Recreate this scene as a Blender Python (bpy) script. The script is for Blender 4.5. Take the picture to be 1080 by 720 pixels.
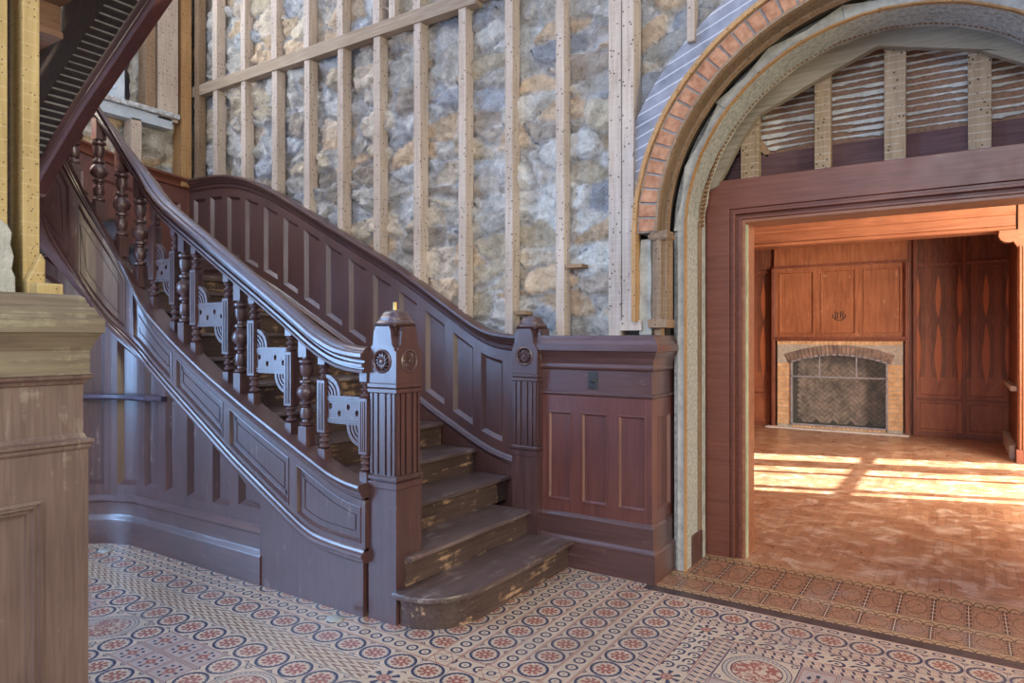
import bpy, bmesh, math, random
from mathutils import Vector, noise, geometry
random.seed(7)
for o in list(bpy.data.objects): bpy.data.objects.remove(o)
S = bpy.context.scene
COL = S.collection
PI = math.pi
# ------------------------------------------------------------------ camera, world, lights, exposure
cam = bpy.data.objects.new('camera', bpy.data.cameras.new('camera')); COL.objects.link(cam)
cam.location = (0, 0, 1.5); cam.rotation_euler = (PI/2, 0, math.atan2(.55048, .83485))
cam.data.sensor_width = 36; cam.data.lens = 24.0; cam.data.shift_y = -4/1080; cam.data.clip_start = .02
S.camera = cam
S.view_settings.view_transform = 'Standard'; S.view_settings.look = 'None'
S.view_settings.gamma = 1; S.view_settings.use_curve_mapping = False
S.view_settings.exposure = 0.42
w = bpy.data.worlds.new('daylight'); S.world = w; w.use_nodes = True
wt = w.node_tree; wt.nodes.clear()
wo = wt.nodes.new('ShaderNodeOutputWorld'); wb = wt.nodes.new('ShaderNodeBackground')
wg = wt.nodes.new('ShaderNodeTexCoord'); wsx = wt.nodes.new('ShaderNodeSeparateXYZ')
wr = wt.nodes.new('ShaderNodeValToRGB'); wm = wt.nodes.new('ShaderNodeMath'); wm.operation = 'MULTIPLY_ADD'
wm.inputs[1].default_value = .5; wm.inputs[2].default_value = .5
wt.links.new(wg.outputs['Generated'], wsx.inputs[0]); wt.links.new(wsx.outputs['X'], wm.inputs[0])
wt.links.new(wm.outputs[0], wr.inputs[0])
e = wr.color_ramp.elements; e[0].position = .3; e[0].color = (.36, .56, 1.0, 1); e[1].position = .95; e[1].color = (.88, .86, .82, 1)
wz = wt.nodes.new('ShaderNodeMapRange'); wz.inputs[1].default_value = -.1; wz.inputs[2].default_value = .9; wz.inputs[3].default_value = .55; wz.inputs[4].default_value = 1.5
wt.links.new(wsx.outputs['Z'], wz.inputs[0]); wt.links.new(wz.outputs[0], wb.inputs[1])
wt.links.new(wr.outputs[0], wb.inputs[0])
wt.links.new(wb.outputs[0], wo.inputs[0])

def area(name, loc, tgt, sx, sy, power, colr):
    l = bpy.data.lights.new(name, 'AREA'); l.shape = 'RECTANGLE'; l.size = sx; l.size_y = sy; l.energy = power; l.color = colr
    o = bpy.data.objects.new(name, l); COL.objects.link(o); o.location = loc
    o.rotation_euler = (Vector(tgt)-Vector(loc)).to_track_quat('-Z', 'Y').to_euler(); return o
area('hall_window_light', (-6.75, -.75, 2.3), (0, .6, 2.0), 3.3, 3.0, 540, (.33, .58, 1.0))
area('hall_back_window_light', (.4, -3.4, 4.2), (-1.6, 4.2, 2.2), 3.0, 3.0, 170, (.92, .95, 1.0))
area('hall_side_window_light', (4.6, 1.6, 2.2), (-3.0, 3.2, 1.6), 1.0, 2.0, 150, (1.0, .90, .58))
area('parlour_fill_light', (2.6, 7.6, 2.1), (-1.5, 12.0, 1.4), 2.4, 1.7, 430, (1.0, .86, .70))  # added fill lamp inside the room, lights the alcove from the front
sun = bpy.data.lights.new('sun', 'SUN'); sun.energy = 34; sun.color = (1.0, .93, .80); sun.angle = .006
so = bpy.data.objects.new('sun', sun); COL.objects.link(so)
sdir = Vector((-1.0, -.333, -.42)); so.rotation_euler = sdir.to_track_quat('-Z', 'Y').to_euler()

# ------------------------------------------------------------------ node helper
class N:
    """tiny expression wrapper for shader math"""
    def __init__(s, t, k): s.t, s.k = t, k
    def _m(s, op, *a):
        n = s.t.nodes.new('ShaderNodeMath'); n.operation = op
        for i, x in enumerate((s,)+a):
            if isinstance(x, N): s.t.links.new(x.k, n.inputs[i])
            else: n.inputs[i].default_value = x
        return N(s.t, n.outputs[0])
    def __add__(s, o): return s._m('ADD', o)
    def __sub__(s, o): return s._m('SUBTRACT', o)
    def __mul__(s, o): return s._m('MULTIPLY', o)
    def __truediv__(s, o): return s._m('DIVIDE', o)
    def abs(s): return s._m('ABSOLUTE')
    def fr(s): return s._m('FRACT')
    def floor(s): return s._m('FLOOR')
    def cos(s): return s._m('COSINE')
    def sin(s): return s._m('SINE')
    def lt(s, o): return s._m('LESS_THAN', o)
    def gt(s, o): return s._m('GREATER_THAN', o)
    def mx(s, o): return s._m('MAXIMUM', o)
    def mn(s, o): return s._m('MINIMUM', o)
    def sq(s): return s._m('POWER', 2.0)
    def sqrt(s): return s._m('SQRT')
def band(x, a, b): return x.gt(a)*x.lt(b)
class Mat:
    def __init__(s, name, rough=.5, spec=.5):
        s.m = bpy.data.materials.new(name); s.m.use_nodes = True; s.t = s.m.node_tree
        s.b = s.t.nodes['Principled BSDF']; s.b.inputs['Roughness'].default_value = rough
        s.b.inputs['Specular IOR Level'].default_value = spec; s._c = None
    def coord(s, kind='Object'):
        n = s.t.nodes.new('ShaderNodeTexCoord'); return n.outputs[kind]
    def xyz(s, sock):
        n = s.t.nodes.new('ShaderNodeSeparateXYZ'); s.t.links.new(sock, n.inputs[0]); return [N(s.t, q) for q in n.outputs]
    def mapping(s, sock, sc):
        n = s.t.nodes.new('ShaderNodeMapping'); n.inputs['Scale'].default_value = sc; s.t.links.new(sock, n.inputs['Vector']); return n.outputs[0]
    def noise(s, sock, scale, detail=4, dist=0, rough=.55):
        n = s.t.nodes.new('ShaderNodeTexNoise'); n.inputs['Scale'].default_value = scale; n.inputs['Detail'].default_value = detail
        n.inputs['Distortion'].default_value = dist; n.inputs['Roughness'].default_value = rough
        if sock is not None: s.t.links.new(sock, n.inputs['Vector'])
        return N(s.t, n.outputs['Fac'])
    def voronoi(s, sock, scale, feat='F1', out='Distance'):
        n = s.t.nodes.new('ShaderNodeTexVoronoi'); n.feature = feat; n.inputs['Scale'].default_value = scale
        s.t.links.new(sock, n.inputs['Vector']); return n.outputs[out]
    def ramp(s, f, stops):
        n = s.t.nodes.new('ShaderNodeValToRGB'); s.t.links.new(f.k, n.inputs[0]); el = n.color_ramp.elements
        el[0].position = stops[0][0]; el[1].position = stops[-1][0]
        for p, c in stops[1:-1]: el.new(p)
        for q, (p, c) in zip(el, stops): q.color = tuple(c)+(1,)
        return n.outputs[0]
    def mix(s, a, b, f, mode='MIX'):
        n = s.t.nodes.new('ShaderNodeMix'); n.data_type = 'RGBA'; n.blend_type = mode
        for x, i in ((a, 6), (b, 7)):
            if isinstance(x, (tuple, list)): n.inputs[i].default_value = tuple(x)+(1,)
            else: s.t.links.new(x, n.inputs[i])
        if isinstance(f, N): s.t.links.new(f.k, n.inputs[0])
        else: n.inputs[0].default_value = f
        return n.outputs[2]
    def color(s, sock): s.t.links.new(sock, s.b.inputs['Base Color']); return s
    def rough(s, f): s.t.links.new(f.k, s.b.inputs['Roughness'])
    def bump(s, f, strength=.3, dist=.01):
        n = s.t.nodes.new('ShaderNodeBump'); n.inputs['Strength'].default_value = strength; n.inputs['Distance'].default_value = dist
        s.t.links.new(f.k, n.inputs['Height']); s.t.links.new(n.outputs[0], s.b.inputs['Normal'])

def wood(name, dark, light, axis='z', rough=.38, spec=.5, grain=9, worn=None, wornamt=.62, bump=.12, coat=0):
    M = Mat(name, rough, spec); c = M.coord()
    sc = {'z': (1, 1, .06), 'x': (.06, 1, 1), 'y': (1, .06, 1)}[axis]
    g = M.noise(M.mapping(c, sc), grain*6, 5, .6)
    b = M.noise(c, 1.7, 3)
    col = M.ramp(g*.6+b*.4, [(.32, dark), (.68, light)])
    if worn:
        wn = M.noise(c, 5.5, 7, .5, .7); wn2 = M.noise(M.mapping(c, sc), 45, 4)
        f = M.ramp(wn*.6+wn2*.4, [(wornamt-.04, (0, 0, 0)), (wornamt+.05, (1, 1, 1))])
        col = M.mix(col, worn, N(M.t, f))
    M.color(col); M.rough(M.noise(c, 8, 5)*.35+(rough-.16)); M.bump(g, bump, .003)
    M.b.inputs['Coat Weight'].default_value = coat; M.b.inputs['Coat Roughness'].default_value = .33
    return M.m
M = {}
M['plum'] = wood('stained_wood', (.044, .018, .018), (.108, .046, .042), rough=.40, spec=.5, worn=(.24, .17, .15), wornamt=.63, coat=.8)
M['plumh'] = wood('stained_wood_rail', (.044, .018, .018), (.11, .046, .042), 'x', .36, .5, worn=(.22, .17, .16), wornamt=.65, coat=1.0)
M['red'] = wood('red_brown_wood', (.085, .024, .020), (.175, .058, .045), worn=(.22, .13, .11), wornamt=.68, coat=.9)
M['redh'] = wood('red_brown_wood_rail', (.115, .032, .020), (.225, .076, .046), 'x', worn=(.20, .12, .10), wornamt=.68)
M['tread'] = wood('worn_tread_wood', (.046, .026, .023), (.14, .092, .082), 'y', .36, worn=(.25, .19, .17), wornamt=.58, coat=.5)
M['riser'] = wood('scuffed_riser_wood', (.046, .026, .022), (.12, .075, .062), 'y', .42, worn=(.48, .30, .18), wornamt=.575)
M['redd'] = wood('dark_red_string_wood', (.055, .018, .016), (.13, .044, .036), 'x', .36, worn=(.26, .13, .09), wornamt=.64, coat=.4)
M['plumr'] = wood('wall_panel_wood', (.055, .021, .020), (.125, .052, .045), rough=.36, worn=(.22, .15, .14), wornamt=.65, coat=1.0)
M['plumrh'] = wood('wall_moulding_wood', (.055, .022, .021), (.125, .054, .048), 'x', .34, worn=(.24, .18, .17), wornamt=.64, coat=1.0)
M['hdr'] = wood('dull_plum_board', (.075, .038, .040), (.15, .082, .082), 'x', rough=.75, spec=.15)
M['greyw'] = wood('faded_pier_wood', (.10, .060, .050), (.21, .135, .112), rough=.45, worn=(.28, .22, .17), wornamt=.62)
M['greywh'] = wood('yellow_lit_moulding_wood', (.11, .072, .050), (.24, .195, .125), 'y', rough=.45, worn=(.30, .27, .17), wornamt=.56)  # greenish-yellow highlights on the near pier's cornice, put into the colour
M['pine'] = wood('rough_pine', (.20, .115, .062), (.40, .26, .155), rough=.75, spec=.2)
M['pineh'] = wood('rough_pine_rail', (.24, .17, .12), (.44, .34, .25), 'x', rough=.75, spec=.2)
M['oldboard'] = wood('grey_weathered_board', (.20, .165, .12), (.40, .34, .26), 'x', rough=.8, spec=.2)
M['under'] = wood('bare_underside_board', (.15, .075, .045), (.34, .19, .12), 'y', rough=.6, spec=.3)
M['beam'] = wood('dark_carriage_beam', (.022, .015, .013), (.055, .038, .032), 'x', rough=.55)
M['cherry'] = wood('orange_red_panelling', (.19, .060, .028), (.42, .165, .078), rough=.40, grain=6, worn=(.58, .34, .20), wornamt=.62)
M['cherryd'] = wood('dark_red_panelling', (.11, .032, .020), (.26, .090, .055), rough=.40, grain=6)
M['cherryh'] = wood('orange_red_beam', (.21, .072, .036), (.38, .160, .082), 'x', rough=.4, grain=5)
M['shelf'] = wood('blue_grey_shelf_wood', (.04, .03, .05), (.09, .07, .11), 'x')

M['brownboard'] = wood('brown_curved_board', (.12, .08, .05), (.26, .18, .12), rough=.7, spec=.2)
def lathed(name, dark, light, line=(.62, .56, .50), axis='z', pitch=.045, amt=.55, dots=26):
    Q = Mat(name, .75, .2); c = Q.coord(); x, y, z = Q.xyz(c)
    g = Q.noise(Q.mapping(c, (1, 1, .06)), 50, 5, .5); b = Q.noise(c, 2.0, 3)
    col = Q.ramp(g*.55+b*.45, [(.3, dark), (.7, light)])
    n = Q.noise(c, 22, 3)
    k = ((z+n*.006)/pitch).fr()
    col = Q.mix(col, line, band(k, .44, .54)*n.gt(.42)*amt)
    v = N(Q.t, Q.voronoi(c, dots)); 
    col = Q.mix(col, (.03, .02, .015), v.lt(.16)*.85)
    Q.color(col); Q.bump(g, .3, .004); return Q.m
M['stud'] = lathed('stud_wood_with_nail_holes', (.37, .285, .225), (.64, .53, .45), (.66, .62, .58), amt=.28)
M['crip'] = lathed('brown_lathed_stud_wood', (.22, .15, .09), (.46, .33, .215), (.62, .58, .50), amt=.5)
M['nail'] = lathed('orange_nail_strip', (.33, .17, .07), (.56, .34, .16), amt=.12, dots=34)
M['batten'] = lathed('brown_nail_batten', (.17, .11, .07), (.36, .24, .15), amt=.12, dots=34)
M['yellow'] = lathed('yellow_lit_stud_wood', (.36, .25, .10), (.58, .43, .20), (.66, .56, .36), amt=.3, dots=60)  # the yellow light on these timbers is put into the wood colour
def lathboard():
    Q = Mat('blue_grey_lath_board', .6, .4); c = Q.coord(); x, y, z = Q.xyz(c)
    n = Q.noise(c, 9, 4); k = ((z*.9-x*.35+n*.01)/.062).fr()
    col = Q.ramp(n, [(.3, (.20, .20, .23)), (.7, (.36, .36, .41))])
    col = Q.mix(col, (.66, .66, .68), k.lt(.13)*.8); Q.color(col); return Q.m
M['lathboard'] = lathboard()
def plain(name, a, b, scale=12, rough=.7, spec=.3, bump=.3, bd=.006):
    Q = Mat(name, rough, spec); c = Q.coord(); n = Q.noise(c, scale, 6, 0, .65)
    Q.color(Q.ramp(n, [(.32, a), (.68, b)])); Q.bump(n, bump, bd); return Q.m
M['plaster'] = plain('grey_white_plaster', (.36, .35, .32), (.62, .61, .57))
M['greyrough'] = plain('rough_grey_render', (.26, .26, .235), (.60, .60, .55), 45, .85, .2, .9, .012)
M['brick'] = plain('orange_brick', (.30, .12, .06), (.56, .29, .17), 18, .8, .2, .5, .006)
M['mortar'] = plain('pale_mortar', (.30, .27, .24), (.48, .44, .40), 30, .9, .2, .6, .006)
M['stonepale'] = plain('pale_dressed_stone', (.30, .30, .26), (.55, .54, .48), 10, .8, .2, .9, .02)
M['white'] = plain('white_painted_wood', (.42, .50, .60), (.66, .72, .80), 6, .5, .4, .1)
M['peel'] = plain('peeling_white_paint', (.22, .17, .15), (.75, .80, .86), 24, .6, .3, .6, .006)
M['brass'] = plain('brass', (.45, .30, .10), (.62, .45, .18), 20, .35, .6); M['brass'].node_tree.nodes['Principled BSDF'].inputs['Metallic'].default_value = .8
M['black'] = plain('black_iron', (.02, .02, .022), (.05, .05, .055), 12, .4, .5)
M['frame'] = plain('grey_metal_frame', (.20, .19, .22), (.34, .33, .38), 12, .4, .5)
M['hearth'] = plain('pale_marble_hearth', (.48, .46, .46), (.68, .66, .66), 5, .4, .5, .05)
M['yellowbrick'] = plain('yellow_brick', (.44, .26, .14), (.74, .50, .30), 9, .8, .2, .3)
M['soot'] = plain('sooty_brick', (.10, .075, .062), (.42, .32, .26), 7, .85, .2, .4)
M['sootl'] = plain('sooted_arch_brick', (.11, .085, .085), (.34, .24, .20), 9, .85, .2, .4)
M['dark'] = plain('dark_void_fill', (.03, .024, .02), (.07, .055, .045), 8, .9, .1)  # near-black, puts the darkness of the arch gap into the colour
M['edge'] = plain('green_lit_jamb_edge', (.34, .36, .22), (.55, .55, .36), 12)
M['slab'] = plain('dark_slate_sill', (.045, .030, .030), (.10, .070, .065), 10, .45, .5, .1)
M['chip'] = plain('pale_tile_chip', (.30, .29, .25), (.44, .43, .38), 10)
M['ceil'] = plain('parlour_ceiling_plaster', (.45, .30, .20), (.55, .38, .26), 4, .9)
M['outer'] = plain('plain_stone_infill', (.30, .27, .25), (.42, .38, .36), 4, .9)
def glass():
    Q = Mat('dusty_glass', .08, .5); Q.b.inputs['Alpha'].default_value = .07
    Q.b.inputs['Base Color'].default_value = (.30, .36, .40, 1); return Q.m
M['glass'] = glass()
def stone():
    Q = Mat('rubble_stone', .7, .28); c = Q.coord()
    a = Q.t.nodes.new('ShaderNodeAttribute'); a.attribute_name = 'Col'
    n = Q.noise(c, 26, 8, .4, .7); n2 = Q.noise(c, 5, 5)
    col = Q.mix(a.outputs['Color'], Q.ramp(n*.65+n2*.35, [(.32, (.35, .32, .29)), (.44, (.86, .82, .78)), (.56, (1.08, 1.05, 1.02)), (.68, (1.4, 1.38, 1.36))]), 1.0, 'MULTIPLY')
    Q.color(col); Q.bump(n, 1.0, .032); return Q.m
M['stone'] = stone()

# ------------------------------------------------------------------ floor tiles (uv in cells)
CREAM = (.52, .385, .27); NAVY = (.035, .045, .085); REDT = (.30, .10, .075); TAN = (.44, .32, .23); BRN = (.10, .055, .04)
def tile(name, fn, base=CREAM, rough=.34):
    Q = Mat(name, rough, .5); u, v, _ = Q.xyz(Q.coord('UV')); c = Q.coord()
    col = [base]
    fn(Q, u, v, lambda colr, f: col.__setitem__(0, Q.mix(col[0], colr, f)))
    n = Q.noise(c, 2.3, 6, .3, .65); n2 = Q.noise(c, 60, 3)
    cc = Q.mix(col[0], (.46, .40, .37), Q.ramp_n(n, .54, .76)*.35)
    cc = Q.mix(cc, (.17, .12, .09), Q.ramp_n(Q.noise(c, 1.1, 5, .5, .6), .50, .70)*.35)
    cc = Q.mix(cc, (.15, .12, .11), Q.ramp_n(n2, .56, .70)*.35)
    Q.color(cc); Q.rough(n*.4+.16); Q.bump(n2, .06, .002); return Q.m
def ramp_n(s, f, a, b):
    n = s.t.nodes.new('ShaderNodeMapRange'); n.inputs[1].default_value = a; n.inputs[2].default_value = b
    s.t.links.new(f.k, n.inputs[0]); return N(s.t, n.outputs[0])
Mat.ramp_n = ramp_n
def polar(u, v):
    x = u.fr()-.5; y = v.fr()-.5; r = (x.sq()+y.sq()).sqrt(); a = y._m('ARCTAN2', x); return x, y, r, a
def f_med(Q, u, v, put):
    x, y, r, a = polar(u, v)
    pet = (a*4.0).cos().abs()
    put(REDT, r.lt(pet*.17+.13)*r.gt(.055)); put(CREAM, band(r, .155, .19)*pet.lt(.75))
    put(REDT, band(r, .20, .30)*((a*8.0+1.57).cos().gt(.60)))
    put(NAVY, band(r, .395, .48)); put(NAVY, band(r, .36, .385)*((a*16.0).cos().gt(.2)))
    k = (x.abs()-.5).sq()+(y.abs()-.5).sq(); put(NAVY, band(k.sqrt(), .06, .10)); put(REDT, k.sqrt().lt(.035))
    put((.26, .20, .16), x.abs().gt(.49))
def f_small(Q, u, v, put):
    x, y, r, a = polar(u, v)
    vv = (y.abs())
    r2 = (x.sq()+(y*1.5).sq()).sqrt()
    put(NAVY, band(r2, .24, .38)); put(TAN, r2.lt(.09))
    put(NAVY, r2.lt(.05)); put(REDT, band(vv, .40, .43)); put(REDT, vv.gt(.465))
def f_chev(Q, u, v, put):
    k = ((u+((v*4.0).fr()-.5).abs()*.9)*2.0).fr()
    put((.22, .12, .08), k.lt(.42)*(v-.5).abs().lt(.40)); put(NAVY, band((v-.5).abs(), .43, .46)); put(CREAM, band(k, .42, .55))
def f_dots(Q, u, v, put):
    x, y, r, a = polar(u*2.0, v*2.0)
    put(NAVY, ((x*1.3+y*.5).sq()+(y*.5-x*.3).sq()).lt(.05)); put(NAVY, band((v-.5).abs(), .46, .49)); put(REDT, band(r, .40, .46))
def f_spiral(Q, u, v, put):
    x, y, r, a = polar(u*1.9, v*2.0)
    put(NAVY, band(r, .26, .42)*(a.gt(-2.2))); put(NAVY, r.lt(.10)); put(REDT, band((v-.5).abs(), .43, .475)); put(CREAM, (v-.5).abs().lt(.02))
def f_flower(Q, u, v, put):
    x, y, r, a = polar(u, v)
    put(NAVY, band(r, .25, .34)*((a*8.0).cos().gt(.2))); put(REDT, r.lt(.14)); put(CREAM, r.lt(.04)); put(REDT, band(r, .16, .23)*((a*4.0).cos().gt(.55)))
    put(REDT, band(x.abs().mx(y.abs()), .43, .455)); put((.2, .15, .14), x.abs().mx(y.abs()).gt(.49))
def f_rosette(Q, u, v, put):
    x, y, r, a = polar(u, v)
    put(NAVY, band(r, .20, .42)*((a*7.0).cos().gt(.15))); put(REDT, r.lt(.19)); put(CREAM, band(r, .08, .11))
def f_diamond(Q, u, v, put):
    x, y, r, a = polar(u, v); d = x.abs()+y.abs()
    put(REDT, band(d, .44, .48)); put(NAVY, band(r, .12, .18)); put(REDT, x.abs().mx(y.abs()).gt(.46)); put(NAVY, (x-y).abs().lt(.02)*r.lt(.3))
def f_big(Q, u, v, put):
    x, y, r, a = polar(u, v); c = Q.coord(); n = Q.noise(c, 38, 2, 1.2); m = x.abs().mx(y.abs())
    put(REDT, r.lt(.33)); put(CREAM, r.lt(.33)*n.gt(.52)); put(NAVY, band(r, .33, .345)); put(NAVY, band(r, .39, .40)); put((.26, .26, .26), band(r, .40, .435)*((a*40.0).cos().gt(0)))
    put(NAVY, band(r, .445, .46)); put(NAVY, band(m, .485, .50)); k = ((x.abs()-.42).sq()+(y.abs()-.42).sq()).sqrt(); put(NAVY, band(k, .03, .05))
def f_thr(Q, u, v, put):
    x, y, r, a = polar(u, v); c = Q.coord(); n = Q.noise(c, 60, 2, 1.5)
    put((.34, .13, .08), band(n, .47, .57)); put((.12, .06, .04), n.lt(.41)); put((.12, .06, .04), band(r, .30, .33))
    put((.20, .11, .08), band(x.abs(), .36, .39)); put((.035, .02, .018), x.abs().gt(.42)*((v*6.0).fr().gt(.35))); put((.52, .44, .34), x.abs().gt(.488))
    put(BRN, y.abs().gt(.48))
def f_scal(Q, u, v, put):
    x, y, r, a = polar(u, v); rr = (x.sq()+(v-.05).sq()*.6).sqrt()
    put((.05, .028, .02), band(rr, .40, .50)); put((.30, .15, .10), rr.lt(.16)); put(BRN, v.lt(.06))
tiles = [('medallion_tiles', f_med, CREAM), ('small_ring_tiles', f_small, CREAM), ('chevron_tiles', f_chev, (.52, .40, .28)), ('dotted_tiles', f_dots, CREAM),
  ('curl_tiles', f_spiral, CREAM), ('flower_tiles', f_flower, (.40, .30, .25)), ('rosette_tiles', f_rosette, CREAM), ('diamond_tiles', f_diamond, CREAM),
  ('great_ring_tiles', f_big, CREAM), ('threshold_tiles', f_thr, (.38, .225, .125)), ('scallop_tiles', f_scal, (.42, .26, .14))]
TM = {}
for n_, f_, b_ in tiles: TM[n_] = tile(n_, f_, b_)
TM['slab'] = M['slab']
def parquet():
    Q = Mat('parquet', .3, .5); c = Q.coord(); x, y, z = Q.xyz(c)
    sz = .46; gx = (x/sz).floor(); gy = (y/sz).floor(); par = ((gx+gy)*.5).fr().gt(.25)
    s1 = (x/.0575); s2 = (y/.0575)
    fx = s1.fr(); fy = s2.fr()
    seam = (fx.lt(.05)*par).mx(fy.lt(.05)*(par*-1.0+1.0))
    idn = par*(s1.floor()*1.7+gy*5.1)+(par*-1.0+1.0)*(s2.floor()*2.3+gx*3.3)
    rnd = (idn.sin()*437.5).fr()
    n = Q.noise(c, 2.0, 6, .4, .65)
    col = Q.ramp(rnd*.22+n*.78, [(.25, (.24, .105, .060)), (.72, (.46, .26, .155))])
    wn = Q.noise(c, 5, 8, .6, .7)
    col = Q.mix(col, (.70, .56, .45), Q.ramp_n(wn, .50, .64)*.6)
    col = Q.mix(col, (.10, .04, .02), seam*.6)
    Q.color(col); Q.rough(wn*.5+.08); return Q.m
M['parquet'] = parquet()

# ------------------------------------------------------------------ mesh builder
class MB:
    def __init__(s): s.v = []; s.f = []; s.uv = {}; s.mi = []
    def add(s, vs, fs, mi=0):
        b = len(s.v); s.v += [tuple(q) for q in vs]; s.f += [tuple(b+i for i in f) for f in fs]; s.mi += [mi]*len(fs); return b
    def box(s, x0, x1, y0, y1, z0, z1, mi=0):
        x0, x1 = sorted((x0, x1)); y0, y1 = sorted((y0, y1)); z0, z1 = sorted((z0, z1))
        s.add([(x0,y0,z0),(x1,y0,z0),(x1,y1,z0),(x0,y1,z0),(x0,y0,z1),(x1,y0,z1),(x1,y1,z1),(x0,y1,z1)],
              [(0,3,2,1),(4,5,6,7),(0,1,5,4),(1,2,6,5),(2,3,7,6),(3,0,4,7)], mi); return s
    def rings(s, R, cap=True, mi=0, closed=False):
        n = len(R[0]); vs = [q for r in R for q in r]; fs = []
        m = len(R)
        for i in range(m if closed else m-1):
            a = i*n; b = ((i+1) % m)*n
            for j in range(n): fs.append((a+j, a+(j+1) % n, b+(j+1) % n, b+j))
        if cap and not closed: fs += [tuple(range(n))[::-1], tuple(range((m-1)*n, m*n))]
        s.add(vs, fs, mi); return s
    def lathe(s, prof, cx, cy, z0=0, n=16, sx=1, sy=1, rot=0):
        s.rings([[(cx+sx*r*math.cos(rot+2*PI*k/n), cy+sy*r*math.sin(rot+2*PI*k/n), z0+z) for k in range(n)] for r, z in prof]); return s
    def mitre(s, x0, x1, y0, y1, prof):
        """stacked rectangles: prof = [(z, outward offset)]"""
        s.rings([[(x0-o, y0-o, z), (x1+o, y0-o, z), (x1+o, y1+o, z), (x0-o, y1+o, z)] for z, o in prof]); return s
    def sweep(s, P, Nn, prof, cap=True):
        """P points, Nn horizontal normals, prof [(a,b)] -> P + N*a + Z*b"""
        s.rings([[(p[0]+n[0]*a, p[1]+n[1]*a, p[2]+b) for a, b in prof] for p, n in zip(P, Nn)], cap); return s
    def prism(s, poly, axis, a, b):
        def mk(u, v, d): return {'y': (u, d, v), 'x': (d, u, v), 'z': (u, v, d)}[axis]
        n = len(poly)
        if n < 5: s.rings([[mk(u, v, a) for u, v in poly], [mk(u, v, b) for u, v in poly]]); return s
        s.rings([[mk(u, v, a) for u, v in poly], [mk(u, v, b) for u, v in poly]], cap=False)
        tr = geometry.tessellate_polygon([[Vector((u, v, 0)) for u, v in poly]])
        base = len(s.v)-2*n
        for t in tr: s.f.append(tuple(base+i for i in t)); s.f.append(tuple(base+n+i for i in t)); s.mi += [0, 0]
        return s
    def tube(s, pts, r, n=8):
        R = []
        for i, p in enumerate(pts):
            p = Vector(p); d = (Vector(pts[min(i+1, len(pts)-1)])-Vector(pts[max(i-1, 0)])).normalized()
            a = d.cross(Vector((0, 0, 1)) if abs(d.z) < .95 else Vector((1, 0, 0))).normalized(); b = d.cross(a)
            R.append([tuple(p+a*r*math.cos(2*PI*k/n)+b*r*math.sin(2*PI*k/n)) for k in range(n)])
        s.rings(R); return s
    def build(s, name, mats, parent=None, bevel=0, smooth=False, kind=None, label=None, cat=None, group=None, weld=False):
        me = bpy.data.meshes.new(name)
        off = parent_world(parent) if parent else Vector((0, 0, 0))
        me.from_pydata([tuple(Vector(q)-off) for q in s.v], [], s.f)
        mats = mats if isinstance(mats, list) else [mats]
        for m in mats: me.materials.append(m)
        for p, i in zip(me.polygons, s.mi): p.material_index = i
        bm = bmesh.new(); bm.from_mesh(me)
        if weld: bmesh.ops.remove_doubles(bm, verts=bm.verts, dist=1e-6)
        bmesh.ops.recalc_face_normals(bm, faces=bm.faces); bm.to_mesh(me); bm.free()
        if smooth:
            for p in me.polygons: p.use_smooth = True
            me.set_sharp_from_angle(angle=math.radians(38))
        o = bpy.data.objects.new(name, me); COL.objects.link(o)
        if parent: o.parent = parent
        if bevel:
            bv = o.modifiers.new('bevel', 'BEVEL'); bv.width = bevel; bv.segments = 2; bv.limit_method = 'ANGLE'; bv.angle_limit = math.radians(40)
        if kind: o['kind'] = kind
        if label: o['label'] = label
        if cat: o['category'] = cat
        if group: o['group'] = group
        return o
def parent_world(p):
    v = Vector((0, 0, 0))
    while p: v += p.location; p = p.parent
    return v
def thing(name, loc, label, cat, group=None):
    o = bpy.data.objects.new(name, None); COL.objects.link(o); o.location = loc; o['label'] = label; o['category'] = cat
    o.empty_display_size = .1
    if group: o['group'] = group
    return o
def struct(name, loc=(0, 0, 0)):
    o = bpy.data.objects.new(name, None); COL.objects.link(o); o.location = loc; o['kind'] = 'structure'; return o

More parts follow.
